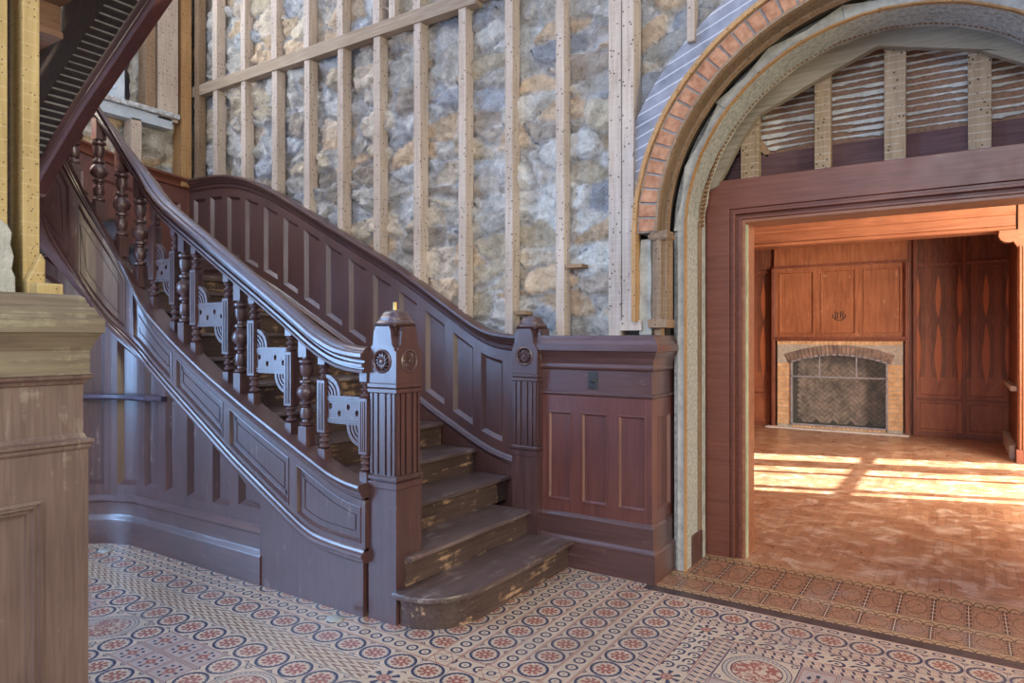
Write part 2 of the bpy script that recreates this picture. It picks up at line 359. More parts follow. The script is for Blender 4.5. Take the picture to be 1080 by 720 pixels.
def offset_poly(P, d):
    n = len(P); out = []
    ar = sum(P[i][0]*P[(i+1) % n][1]-P[(i+1) % n][0]*P[i][1] for i in range(n))
    sg = 1 if ar > 0 else -1
    for i in range(n):
        a = Vector(P[i-1]); b = Vector(P[i]); c = Vector(P[(i+1) % n])
        e1 = (b-a).normalized(); e2 = (c-b).normalized()
        n1 = Vector((-e1.y, e1.x))*sg; n2 = Vector((-e2.y, e2.x))*sg
        m = n1+n2; k = m.dot(n1)
        out.append(tuple(b+m*(d/max(k, .35))))
    return out
MOULD = [(0, 0), (0, .004), (.006, .005), (.010, -.004), (.018, -.014)]
def panelled(mb, outer, holes, mapf, thick=.03, mould=MOULD, splits=(), through=False):
    """flat (u,z) frame with moulded sunk panels, mapped by mapf(u,z,d)"""
    bm = bmesh.new()
    def tess(loops, d):
        pts = [q for l in loops for q in l]
        tr = geometry.tessellate_polygon([[Vector((q[0], q[1], 0)) for q in l] for l in loops])
        vs = [bm.verts.new((q[0], q[1], d)) for q in pts]
        for t in tr:
            try: bm.faces.new([vs[i] for i in t])
            except ValueError: pass
    def strip(A, da, B, db):
        va = [bm.verts.new((q[0], q[1], da)) for q in A]; vb = [bm.verts.new((q[0], q[1], db)) for q in B]; n = len(A)
        for i in range(n): bm.faces.new((va[i], va[(i+1) % n], vb[(i+1) % n], vb[i]))
    tess([outer]+holes, 0)
    strip(outer, 0, outer, -thick)
    if through:
        tess([outer]+holes, -thick)
        for h in holes: strip(h, 0, h, -thick)
    else:
        for h in holes:
            prev = h; pd = 0
            for o_, d_ in mould[1:]:
                q = offset_poly(h, o_); strip(prev, pd, q, d_); prev = q; pd = d_
            tess([prev], pd)
    for u in splits:
        g = bm.verts[:]+bm.edges[:]+bm.faces[:]
        bmesh.ops.bisect_plane(bm, geom=g, plane_co=(u, 0, 0), plane_no=(1, 0, 0))
    bmesh.ops.remove_doubles(bm, verts=bm.verts, dist=1e-5)
    bm.verts.index_update()
    mb.add([mapf(v.co.x, v.co.y, v.co.z) for v in bm.verts], [tuple(v.index for v in f.verts) for f in bm.faces]); bm.free()
def lerp(T, x):
    if x <= T[0][0]: return T[0][1]
    for (a, b), (c, d) in zip(T, T[1:]):
        if x <= c: return b+(d-b)*(x-a)/(c-a)
    return T[-1][1]
def smooth_tab(T, x, h=.06):
    return sum(lerp(T, x+h*k) for k in (-2, -1, 0, 1, 2))/5
def rect(a, b, c, d): return [(a, c), (b, c), (b, d), (a, d)]

# ================================================================== SETTING
# ---- tiled hall floor: each band of tiles is its own strip of quads
fl = MB(); FUV = []; slots = list(TM.keys())
def zone(x0, x1, y0, y1, m, along, cell=None):
    """along: 'x' or 'y' running direction; cell length along the run (None: one tile = width)"""
    L = (x1-x0) if along == 'x' else (y1-y0); W = (y1-y0) if along == 'x' else (x1-x0)
    cell = cell or W; n = L/cell
    fl.add([(x0, y0, 0), (x1, y0, 0), (x1, y1, 0), (x0, y1, 0)], [(0, 1, 2, 3)], slots.index(m))
    FUV.append([(0, 0), (n, 0), (n, 1), (0, 1)] if along == 'x' else [(0, 0), (0, 1), (n, 1), (n, 0)])
T = .1524
YT = 3.845
# east block: bands running towards the arch
yb = 2.555
xs = [(-2.242, -2.09, 'medallion_tiles', T), (-2.09, -1.966, 'small_ring_tiles', T/2), (-1.966, -1.814, 'medallion_tiles', T), (-1.814, -1.697, 'small_ring_tiles', T/2),
      (-1.697, -1.545, 'medallion_tiles', T), (-1.545, -1.424, 'small_ring_tiles', T/2)]
for a, b, m, c in xs: zone(a, b, yb+(.152 if a < -2.2 else 0), yb+9*T if b < -1.6 else YT, m, 'y', c)
zone(-2.9, -2.242, 2.707, 4.4, 'flower_tiles', 'y', .16)
zone(-2.242, -1.60, yb+9*T, 4.4, 'flower_tiles', 'x', .152); zone(-1.60, -1.424, yb+9*T-.0817, YT, 'dotted_tiles', 'x', .1) if False else None
zone(-1.424, -1.272, 2.283, YT-.077, 'medallion_tiles', 'y', T)
zone(-1.424, -1.272, YT-.077, YT, 'small_ring_tiles', 'x', T/2)
zone(-1.272, 4, 3.768, YT, 'small_ring_tiles', 'x', T/2)
zone(-1.272+.018, 4, 3.615, 3.768, 'medallion_tiles', 'x', .158)
zone(-1.272, -1.254, 3.615, 3.768, 'dotted_tiles', 'y', .1)
zone(-1.272, 4, 3.55, 3.615, 'dotted_tiles', 'x', .09)
for k in range(8):
    x0 = -1.168+.498*k
    zone(x0, x0+.14, 3.41, 3.55, 'rosette_tiles', 'x'); zone(x0+.14, x0+.498, 3.41, 3.55, 'curl_tiles', 'x', .179)
    zone(x0, x0+.14, 2.84, 2.98, 'rosette_tiles', 'x') if k else None
zone(-1.272, -1.168, 3.41, 3.55, 'dotted_tiles', 'y', .1)
zone(-1.272, -1.168, -3, 3.41, 'dotted_tiles', 'y', .1)
zone(-1.168, -1.02, 2.98, 3.41, 'curl_tiles', 'y', .143); zone(-1.168, -1.02, 2.83, 2.98, 'rosette_tiles', 'y'); zone(-1.168, -1.02, -3, 2.83, 'curl_tiles', 'y', .15)
zone(-1.02, -.935, -3, 3.41, 'dotted_tiles', 'y', .085)
zone(-.935, 4, 3.33, 3.41, 'dotted_tiles', 'x', .085)
for k in range(6):
    x0 = -.935+k*.80
    for j in range(5):
        y1 = 3.33-j*.80
        zone(x0, x0+.325, y1-.325, y1, 'great_ring_tiles', 'x'); zone(x0+.325, x0+.80, y1-.325, y1, 'flower_tiles', 'x', .158)
        zone(x0, x0+.80, y1-.80, y1-.325, 'flower_tiles', 'x', .475) if False else [zone(x0, x0+.8, y1-.325-.158*(q+1), y1-.325-.158*q, 'flower_tiles', 'x', .16) for q in range(3)]
# south bands running along x
zone(-9, -1.424, 2.435, yb, 'small_ring_tiles', 'x', T/2+.004)
for xc in (-2.028, -1.756):
    fl.add([(xc-.062, 2.435, .0012), (xc+.062, 2.435, .0012), (xc+.062, yb, .0012), (xc-.062, yb, .0012)], [(0, 1, 2, 3)], slots.index('diamond_tiles')); FUV.append([(0, 0), (1, 0), (1, 1), (0, 1)])
zone(-9, -2.09, 2.555, 2.707, 'medallion_tiles', 'x', .1655)
zone(-9, -2.9, 2.707, 4.4, 'flower_tiles', 'x', .1655)
zone(-9, -1.424, 2.283, 2.435, 'medallion_tiles', 'x', .1645)
zone(-9, -2.22, 2.125, 2.283, 'chevron_tiles', 'x', .16); zone(-2.22, -2.04, 2.125, 2.283, 'rosette_tiles', 'x', .18); zone(-2.04, -1.272, 2.125, 2.283, 'chevron_tiles', 'x', .16)
zone(-1.424, -1.272, 1.96, 2.125, 'medallion_tiles', 'x')
zone(-9, -1.424, 1.96, 2.125, 'medallion_tiles', 'x', .164)
for k in range(9):
    x0 = -8.34+1.12*k
    if x0 > -1.6: break
    for j in range(8):
        y1 = 1.96-j*.64
        x1 = x0+.02
        zone(x0, x0+.32, y1-.32, y1, 'great_ring_tiles', 'x'); zone(x0+.32, x0+.48, y1-.32, y1, 'medallion_tiles', 'y', .16)
        zone(x0+.48, x0+.96, y1-.32, y1-.16, 'flower_tiles', 'x', .16); zone(x0+.48, x0+.96, y1-.16, y1, 'flower_tiles', 'x', .16); zone(x0+.96, x0+1.12, y1-.32, y1, 'medallion_tiles', 'y', .16)
        zone(x0, x0+1.12, y1-.48, y1-.32, 'medallion_tiles', 'x', .16); zone(x0, x0+1.12, y1-.64, y1-.48, 'flower_tiles', 'x', .16)
# threshold
zone(-1.697, -1.60, YT, 3.9266, 'dotted_tiles', 'x', .1); zone(-1.60, 4, YT, 3.925, 'slab', 'x'); zone(-2.9, -1.60, YT, 4.4, 'slab', 'x') if False else None
zone(-1.60, 4, 3.925, 3.985, 'scallop_tiles', 'x', .055); zone(-1.60, 4, 3.985, 4.165, 'threshold_tiles', 'x', .163)
zone(-1.60, 4, 4.165, 4.245, 'scallop_tiles', 'x', .055); zone(-1.60, 4, 4.245, 4.60, 'threshold_tiles', 'x', .163); zone(-1.60, 4, 4.60, 4.71, 'scallop_tiles', 'x', .055)
fo = fl.build('floor', [TM[k] for k in slots], kind='structure')
uvl = fo.data.uv_layers.new(name='UVMap')
for p, q in zip(fo.data.polygons, FUV):
    vi = {v: k for k, v in enumerate(sorted(p.vertices))}
    for li in p.loop_indices: uvl.data[li].uv = q[vi[fo.data.loops[li].vertex_index]]
    if p.normal.z < 0: pass
bm = bmesh.new(); bm.from_mesh(fo.data)
for f in bm.faces:
    if f.normal.z < 0: f.normal_flip()
bm.to_mesh(fo.data); bm.free()
b = MB(); b.box(-5.2, 3.4, 4.71, 12.75, -.12, 0); b.build('floor', M['parquet'], kind='structure')
b = MB(); b.box(-9, 4, -3, 4.71, -.12, -.004); b.build('floor', M['outer'], kind='structure')

# ---- rubble stone walls
def hsh(p, k): 
    v = math.sin(p.x*127.1+p.y*311.7+p.z*74.7+k*53.3)*43758.5453; return v-math.floor(v)
PAL = [(.48, .46, .42), (.52, .45, .34), (.36, .38, .42), (.58, .50, .40), (.48, .50, .52), (.38, .33, .28), (.60, .46, .32), (.52, .50, .46), (.58, .58, .55)]
def stone_wall(name, x0, x1, z0, z1, mapf, keep, step=.024):
    nx = int((x1-x0)/step); nz = int((z1-z0)/step); vs = []; cols = []; idx = {}
    for j in range(nz+1):
        for i in range(nx+1):
            x = x0+i*step; z = z0+j*step
            if not keep(x, z): continue
            wv = Vector((x+noise.noise(Vector((x*3, z*3, 1)))*.10, 0, z+noise.noise(Vector((x*3, z*3, 7)))*.06))
            q = Vector((wv.x/.36, .37, wv.z/.18))
            d, pts = noise.voronoi(q); e_ = d[1]-d[0]; k = min(1, e_/.10); k = k*k*(3-2*k)
            pid = pts[0]; r = hsh(pid, 1)
            rough = noise.fractal(Vector((x*8, z*11, 3)), .7, 2.1, 6)*.036+noise.fractal(Vector((x*2.6, z*.8, 9)), 1.0, 2.0, 3)*.045
            d_ = k*(.022+.04*hsh(pid, 2))+rough+(hsh(pid, 3)-.5)*.12*(q.x-pid.x)*k
            c = PAL[int(r*len(PAL)) % len(PAL)]; lum = 1.0+.42*hsh(pid, 4)
            mo = (.72, .71, .70); t = 1-k; t = min(1, t*1.1)
            sl = noise.noise(Vector((x*1.1, z*1.3, 20)))
            if sl > .12: t = max(t, min(1, (sl-.12)*3)*.6)
            idx[(i, j)] = len(vs); vs.append(mapf(x, z, d_)); cols.append(tuple(c[m]*lum*(1-t)+mo[m]*t for m in range(3)))
    fs = [(idx[(i, j)], idx[(i+1, j)], idx[(i+1, j+1)], idx[(i, j+1)]) for j in range(nz) for i in range(nx)
          if (i, j) in idx and (i+1, j) in idx and (i+1, j+1) in idx and (i, j+1) in idx]
    me = bpy.data.meshes.new(name); me.from_pydata(vs, [], fs); me.materials.append(M['stone'])
    ca = me.color_attributes.new('Col', 'FLOAT_COLOR', 'POINT')
    for i, c in enumerate(cols): ca.data[i].color = c+(1,)
    for p in me.polygons: p.use_smooth = True
    o = bpy.data.objects.new(name, me); COL.objects.link(o); o['kind'] = 'structure'; return o
AC = (-.33, 2.15)   # arch centre
YW = 4.24
stone_wall('wall_back', -6.74, 2.0, 0, 6.0, lambda x, z, d: (x, YW-d, z), lambda x, z: (math.hypot(x-AC[0], z-AC[1]) > 1.40 or z < AC[1]) and (x < -1.66) or (x >= -1.66 and math.hypot(x-AC[0], z-AC[1]) > 1.40 and z > AC[1]), .021)
stone_wall('wall_left', -.6, 4.3, 1.9, 6.0, lambda x, z, d: (-6.86+d, x, z), lambda x, z: not (2.0 < x < 3.52 and z > 3.66), .03)
b = MB(); b.box(-7.2, -1.66, YW+.09, 4.62, 0, 6); b.box(-7.2, -6.95, -3, YW+.1, 0, 1.93); b.box(-7.2, -7.0, -3, YW+.1, 1.93, 6); b.box(-1.6, 4, YW+.09, 4.62, 3.75, 6)
b.box(.95, 1.4, 4.0, 4.62, 0, 2.13); b.box(1.15, 4, 4.12, 4.62, 0, 6)
b.build('wall_back', M['outer'], kind='structure')

b = MB(); b.box(5.2, 5.32, -3, 4.7, 0, 13); b.box(1.2, 5.3, 4.62, 4.7, 0, 6); b.build('wall_right', M['outer'], kind='structure')  # unseen wall, added and made this tall to keep the sun out of the hall
# ---- parlour beyond the doorway
FY = 12.2
b = MB()
b.box(-5.2, -1.48, 4.86, 4.98, 0, 3.4); b.box(.8, 3.4, 4.80, 4.98, 0, 3.4); b.box(-1.48, .8, 4.905, 4.98, 2.60, 4.4)
b.build('wall_front', M['cherry'], kind='structure')
b = MB(); b.box(-5.3, -5.2, 4.9, 12.75, 0, 3.4); b.build('wall_left', M['cherry'], kind='structure')
b = MB(); b.box(-5.2, 3.5, 4.9, 12.75, 3.32, 3.42); b.build('ceiling', M['ceil'], kind='structure')
b = MB(); b.box(.56, .70, 10.45, FY, 0, 3.35); b.build('wall_right', M['cherryd'], kind='structure')
# window wall of the parlour: sill, head, piers and muntins leave the glazed openings free
WX = 3.4
SL = sdir.y/sdir.x
b = MB(); wy0, wy1 = 8.63, 11.06
b.box(WX, WX+.12, 4.9, wy0, 0, 3.4); b.box(WX, WX+.12, wy1, 12.75, 0, 3.4); b.box(WX, WX+.12, wy0, wy1, 0, 1.05); b.box(WX, WX+.12, wy0, wy1, 2.75, 3.4)
b.build('wall_right', M['cherry'], kind='structure')
b = MB()
for y0, y1 in ((8.80, 8.93), (9.69, 9.78), (10.13, 10.57)): b.box(WX+.03, WX+.09, y0, y1, 1.05, 2.75)
b.box(WX+.03, WX+.09, wy0, wy1, 1.835, 1.885)
b.build('window_3', M['cherryd'], kind='structure')

# ================================================================== STAIRCASE
SX = -2.66; XC = -4.80; YN = 2.64; R = .36; LA = -(XC-SX); LARC = PI*R
def plan(s):
    """centre line of the string and its normal pointing out of the stair (towards the well)"""
    if s <= LA: return (SX-s, YN), (0, -1)
    if s <= LA+LARC:
        t = (s-LA)/R; return (XC-R*math.sin(t), YN-R+R*math.cos(t)), (math.sin(t), -math.cos(t))
    return (XC+(s-LA-LARC), YN-2*R), (0, 1)
TOP = [(-.3, .69), (0, .70), (.2, .735), (.4, .82), (.97, 1.068), (1.40, 1.272), (1.73, 1.449), (2.085, 1.67), (2.22, 1.80), (2.384, 2.06), (2.54, 2.33), (2.674, 2.532), (2.793, 2.74), (2.95, 2.92), (3.1, 3.05), (3.27, 3.16), (3.552, 3.33), (5.5, 4.36)]
BOT = [(-.3, .32), (0, .322), (.2, .33), (.42, .353), (.58, .428), (1.13, .714), (1.8, 1.105), (2.14, 1.31), (2.30, 1.43), (2.517, 1.62), (2.62, 1.79), (2.69, 1.90), (2.754, 1.98), (2.88, 2.12), (3.0, 2.22), (3.2, 2.36), (3.40, 2.50), (3.552, 2.60), (3.87, 2.80), (4.66, 3.225), (6, 3.94)]
RAIL = [(-.3, 1.375), (0, 1.378), (.15, 1.385), (.33, 1.44), (.68, 1.652), (1.39, 2.06), (1.645, 2.21), (1.94, 2.375), (2.12, 2.50), (2.308, 2.733), (2.434, 2.90), (2.587, 3.15), (2.8, 3.45), (3.1, 3.75), (3.4, 3.95), (5.5, 5.06)]
zt = lambda s: smooth_tab(TOP, s, .04); zb = lambda s: smooth_tab(BOT, s, .04); zr = lambda s: sum(lerp(RAIL, s+.05*k) for k in range(-4, 5))/9 if s > .9 else smooth_tab(RAIL, s, .06)
def spath(s0, s1, ds, zf):
    n = max(2, int((s1-s0)/ds)); ss = [s0+(s1-s0)*i/n for i in range(n+1)]
    return [plan(s)[0]+(zf(s),) for s in ss], [plan(s)[1] for s in ss]

st = thing('staircase', (-4.2, 3.3, 0), 'dark wooden stair flight with worn treads, curved panelled string and panelled spandrel below it', 'staircase')
NOS = [-2.11, -2.41, -2.69, -2.98]+[-2.98-.315*k for k in range(1, 9)]
RZ = [.185, .345, .515, .685]+[.685+.17*k for k in range(1, 9)]
# first, round ended step
arcp = [(-2.45, 2.655), (-2.36, 2.655), (-2.28, 2.69), (-2.21, 2.76), (-2.165, 2.86), (-2.15, 2.97)]
p1 = arcp+[(-2.15, 3.945), (-2.46, 3.945)]
b = MB(); b.prism(p1, 'z', 0, .155); b.build('riser', M['riser'], st, smooth=True)
ta = [(-2.455, 2.595), (-2.35, 2.60), (-2.25, 2.635), (-2.17, 2.715), (-2.122, 2.83), (-2.108, 2.97), (-2.108, 3.925), (-2.47, 3.925), (-2.47, 2.66)]
b = MB()
cen = Vector((-2.40, 3.2))
def shr(P, d): return [tuple(Vector(q)+(cen-Vector(q)).normalized()*d) for q in P]
b.rings([[(x, y, z) for x, y in shr(ta, d)] for z, d in ((.150, .02), (.153, .004), (.158, 0), (.176, 0), (.183, .004), (.185, .012))])
b.build('tread', M['tread'], st, smooth=True)
for i in range(1, 12):
    x1 = NOS[i]; x0 = NOS[i+1]-.04 if i < 11 else XC-.75; z = RZ[i]; y0 = 2.735 if i > 1 else 2.86 if False else 2.70
    y1 = 4.06
    yn = 3.885 if i == 1 else 4.06
    b = MB(); b.box(x1-.06, x1-.035, 2.70, 3.99 if i == 1 else y1, RZ[i-1]-.002, z-.03); b.build('riser', M['riser'], st)
    b = MB()
    pr = [(x1, z-.022), (x1-.006, z-.004), (x1-.018, z), (x0, z), (x0, z-.03), (x1-.012, z-.03)]
    b.rings([[(u, q, v) for u, v in pr] for q in (2.70, yn if i == 1 else y1)])
    b.build('tread', M['tread'], st, smooth=False)
# landing and the short flight along the left wall
b = MB(); b.box(-6.74, -5.5, 2.75, 4.06, 2.00, 2.555 if False else 2.04); b.build('landing', M['tread'], st)
for k in range(5):
    yk = 2.95-.27*k
    b = MB(); b.box(-6.74, -5.22, yk-.30, yk, 2.21+.17*k-.03, 2.21+.17*k); b.box(-6.74, -5.22, yk-.05, yk-.03, 2.04+.17*k, 2.18+.17*k); b.build('tread', M['tread'], st)
# string
b = MB()
sm = [.03, .55, .62, 1.19, 1.26, 1.78, 1.84, 2.30, 2.36, 2.68, 2.745, 3.12]
s0, s1 = -.0, LA+LARC
def outl(a, c, lo, hi, n=14):
    n = max(4, int((c-a)/.05)); A = [(a+(c-a)*i/n) for i in range(n+1)]
    return [(q, zb(q)+lo) for q in A]+[(q, zt(q)-hi) for q in reversed(A)]
outer = outl(s0, s1, .035, .06)
holes = [outl(sm[i], sm[i+1], .075, .115) for i in range(0, len(sm), 2)]
def mp(s, z, d): (x, y), n = plan(s); return (x+n[0]*(.03+d), y+n[1]*(.03+d), z)
panelled(b, outer, holes, mp, .07, MOULD+[(.05, -.014), (.052, -.020), (.058, -.020), (.060, -.014)], splits=[LA+LARC*k/24 for k in range(25)])
b.build('string_panel', M['plum'], st)
b = MB(); P, Q = spath(s0, s1, .03, zt)
b.sweep(P, Q, [(.075, -.012), (.085, .0), (.08, .012), (.055, .018), (.03, .020), (-.05, .020), (-.06, .01), (-.06, -.06), (.035, -.075), (.05, -.062), (.052, -.05), (.062, -.042), (.064, -.028), (.072, -.022)])
b.build('string_cap', M['plumh'], st, smooth=True)
b = MB(); P, Q = spath(s0, s1, .03, zb)
b.sweep(P, Q, [(-.04, .05), (.032, .05), (.042, .042), (.045, .03), (.058, .022), (.06, .008), (.05, .0), (.048, -.02), (.035, -.03), (-.04, -.03)])
b.build('string_moulding', M['plumh'], st, smooth=True)
# skirt board by the newel
b = MB(); A = [(s_, zb(s_)-.02) for s_ in [.02+.05*k for k in range(18)]]
sk = [(SX-.02, 0)]+[(SX-q, z) for q, z in A]+[(-3.552, .50), (-3.556, .40), (-3.56, 0)]
b.prism(sk, 'y', 2.615, 2.66); b.build('skirt_board', M['plum'], st)
# spandrel: straight then curving in front
SXC = -4.95; SR = .55
def splan(s):
    x = -3.545-s; L = -(SXC+3.545)
    if s <= L: return (x, 2.655), (0, -1)
    t = (s-L)/SR; t = min(t, 1.9); return (SXC-SR*math.sin(t), 2.655-SR+SR*math.cos(t)), (math.sin(t), -math.cos(t))
def sz(s):      # underside of the string above the spandrel
    (x, y), n = splan(s); q = SX-x if x > -4.8 else 2.14+(s-(4.8-3.545))*.8
    return zb(q)-.01
SP_L = 2.25
pans = [(-3.828, -3.60), (-4.101, -3.917), (-4.394, -4.186), (-4.661, -4.474), (-4.932, -4.745)]
ps = [(-3.545-b_, -3.545-a_) for a_, b_ in pans]+[(1.48, 1.66), (1.76, 1.95), (2.02, 2.18)]
hl = []
for k, (a, c) in enumerate(ps):
    pt = .085
    if k == 0: hl.append([(a-.02, .445), (c, .445), (c, sz(c)-pt)]); continue
    hl.append([(a, .42), (c, .42), (c, sz(c)-pt), (a, sz(a)-pt)])
n = 30; o_ = [(0, 0), (SP_L, 0)]+[(SP_L*(1-i/n), max(.35, sz(SP_L*(1-i/n)))) for i in range(n+1)]
b = MB()
def smp(s, z, d): (x, y), q = splan(s); return (x+q[0]*d, y+q[1]*d, z)
panelled(b, o_, hl, smp, .06, [(0, 0), (.004, -.004), (.030, -.034), (.034, -.034)], splits=[1.405+.05*k for k in range(17)])
b.build('spandrel_panel', M['plum'], st)
ss = [SP_L*i/60 for i in range(61)]
b = MB(); b.sweep([splan(s)[0]+(0,) for s in ss], [splan(s)[1] for s in ss], [(0, 0), (.05, 0), (.05, .17), (.046, .18), (.026, .198), (.022, .21), (.022, .295), (.032, .305), (.032, .315), (.004, .345), (0, .345)])
b.build('baseboard', M['plumh'], st, smooth=True)
# small curved shelf on the spandrel
b = MB(); ss = [1.10+1.1*i/24 for i in range(25)]
P = [splan(s)[0]+(1.055,) for s in ss]; Q = [splan(s)[1] for s in ss]; W = [min(1, (i+1)/3) for i in range(25)]
b.rings([[(p[0]+q[0]*a*w_, p[1]+q[1]*a*w_, p[2]+h) for a, h in ((-.0, 0), (.10, 0), (.115, .012), (.115, .035), (-.0, .035))] for p, q, w_ in zip(P, Q, W)])
b.build('ledge_shelf', M['shelf'], st)

# balustrade ---------------------------------------------------------------
bl = thing('balustrade', (-3.8, YN, .7), 'curving dark handrail on turned and fluted balusters with pierced fret panels between', 'balustrade')
b = MB(); P, Q = spath(.0, 3.5, .035, zr)
hp = [(.050, -.068), (.052, -.052), (.040, -.048), (.040, -.040), (.056, -.036), (.056, -.020), (.036, -.014), (.034, -.002), (.056, .004), (.066, .018), (.062, .036), (.044, .044), (.040, .056), (.022, .068), (0, .072)]
hp = hp+[(-a, c) for a, c in reversed(hp[:-1])]
b.sweep(P, Q, hp); b.build('handrail', M['plumh'], bl, smooth=True)
def turned(x, y, z0, z1):
    b = MB(); h = z1-z0; s_ = .034
    b.box(x-s_, x+s_, y-s_, y+s_, z0-.03, z0+.17*h); b.box(x-s_, x+s_, y-s_, y+s_, z1-.16*h, z1+.045)
    pr = [(.024, .17), (.040, .18), (.042, .20), (.026, .215), (.024, .23), (.036, .25), (.039, .30), (.034, .345), (.022, .36), (.024, .375), (.041, .385), (.042, .405), (.028, .42), (.03, .43), (.052, .46), (.058, .50), (.052, .54), (.03, .57),
          (.028, .58), (.042, .595), (.041, .615), (.024, .63), (.022, .645), (.030, .66), (.038, .70), (.040, .76), (.030, .775), (.046, .79), (.046, .81), (.026, .825), (.024, .84)]
    b.lathe([(r, q*h) for r, q in pr], x, y, z0, 18); return b.build('turned_baluster', M['plum'], bl, smooth=True)
def fluted(x, y, z0, z1):
    b = MB(); h = z1-z0; s_ = .031
    b.box(x-.027, x+.027, y-.027, y+.027, z0-.03, z0+.085*h); b.box(x-.027, x+.027, y-.027, y+.027, z1-.085*h, z1+.045)
    def bob(a, c):
        pr = [(.016, a)]
        for k in range(3):
            m = a+(c-a)*(k+.5)/3; q = (c-a)/6
            pr += [(.018, m-q*.9), (.029, m-q*.45), (.033, m), (.029, m+q*.45), (.018, m+q*.9)]
        b.lathe([(r, t*h) for r, t in pr+[(.016, c)]], x, y, z0, 14)
    bob(.085, .25); bob(.76, .925)
    z2, z3 = z0+.25*h, z0+.76*h
    b.rings([[(x+i*(s_-o), y+j*(s_-o), z) for i, j in ((-1, -1), (1, -1), (1, 1), (-1, 1))] for z, o in ((z2-.008, .012), (z2, 0), (z3, 0), (z3+.008, .012))])
    for k in (-.013, 0, .013):
        b.box(x+k-.0035, x+k+.0035, y-s_-.005, y-s_+.002, z2+.015, z3-.015); b.box(x-s_-.005, x+s_+.005, y+k-.0035, y+k+.0035, z2+.015, z3-.015)
    return b.build('fluted_baluster', M['plum'], bl, smooth=True)
YB = YN+.01
for X_ in (-4.405, -3.789, -3.173): q = SX-X_; turned(X_, YB, zt(q)+.02, zr(q)-.068)
FX = [(-4.781, -4.519), (-4.272, -3.916), (-3.655, -3.307), (-3.02, -2.69)]
for a, c in FX:
    for X_ in (a, c): q = SX-X_; fluted(X_, YB, zt(q)+.02, zr(q)-.068)
    zc = zt(SX-(a+c)/2)+.36; x0 = a+.024; x1 = c-.024; t = .078
    b = MB(); W = x1-x0
    out = [(x0, zc-t), (x1, zc-t), (x1, zc+t), (x0, zc+t)]
    hs = [[(x0+W*f+.013*math.cos(PI*k/6), zc+dz+.017*math.sin(PI*k/6)) for k in range(12)] for f, dz in ((.13, .018), (.38, -.02), (.63, .018), (.87, -.012))]
    panelled(b, out, hs, lambda u, z, d: (u, YB-.012+(-d), z), .026, through=True)
    for zz in (zc-t+.012, zc-t+.026, zc+t-.012, zc+t-.026): b.box(x0, x1, YB-.018, YB-.012, zz-.004, zz+.004)
    fpn = b.build('fret_panel', M['plum'], bl)
    for (cx_, cz_, a0) in ((x0, zc+t, 0), (x1, zc-t, PI)):
        b = MB(); n = 12; rr = .115
        def arcpts(r_): return [(cx_+r_*math.cos(a0+PI/2*k/n), cz_+r_*math.sin(a0+PI/2*k/n)) for k in range(n+1)]
        b.prism([(cx_, cz_)]+arcpts(rr), 'y', YB-.006, YB+.010)
        for r1, r2 in ((.022, .034), (.046, .058), (.070, .082), (.094, .115)):
            b.prism(arcpts(r2)+arcpts(r1)[::-1], 'y', YB-.014, YB+.0)
        b.build('quarter_fan', M['plum'], fpn, smooth=True)
for q in (2.262, 2.40, 2.545, 2.70, 2.86, 3.02):
    (x, y), n_ = plan(q); turned(x, y, zt(q)+.02, zr(q)-.068)

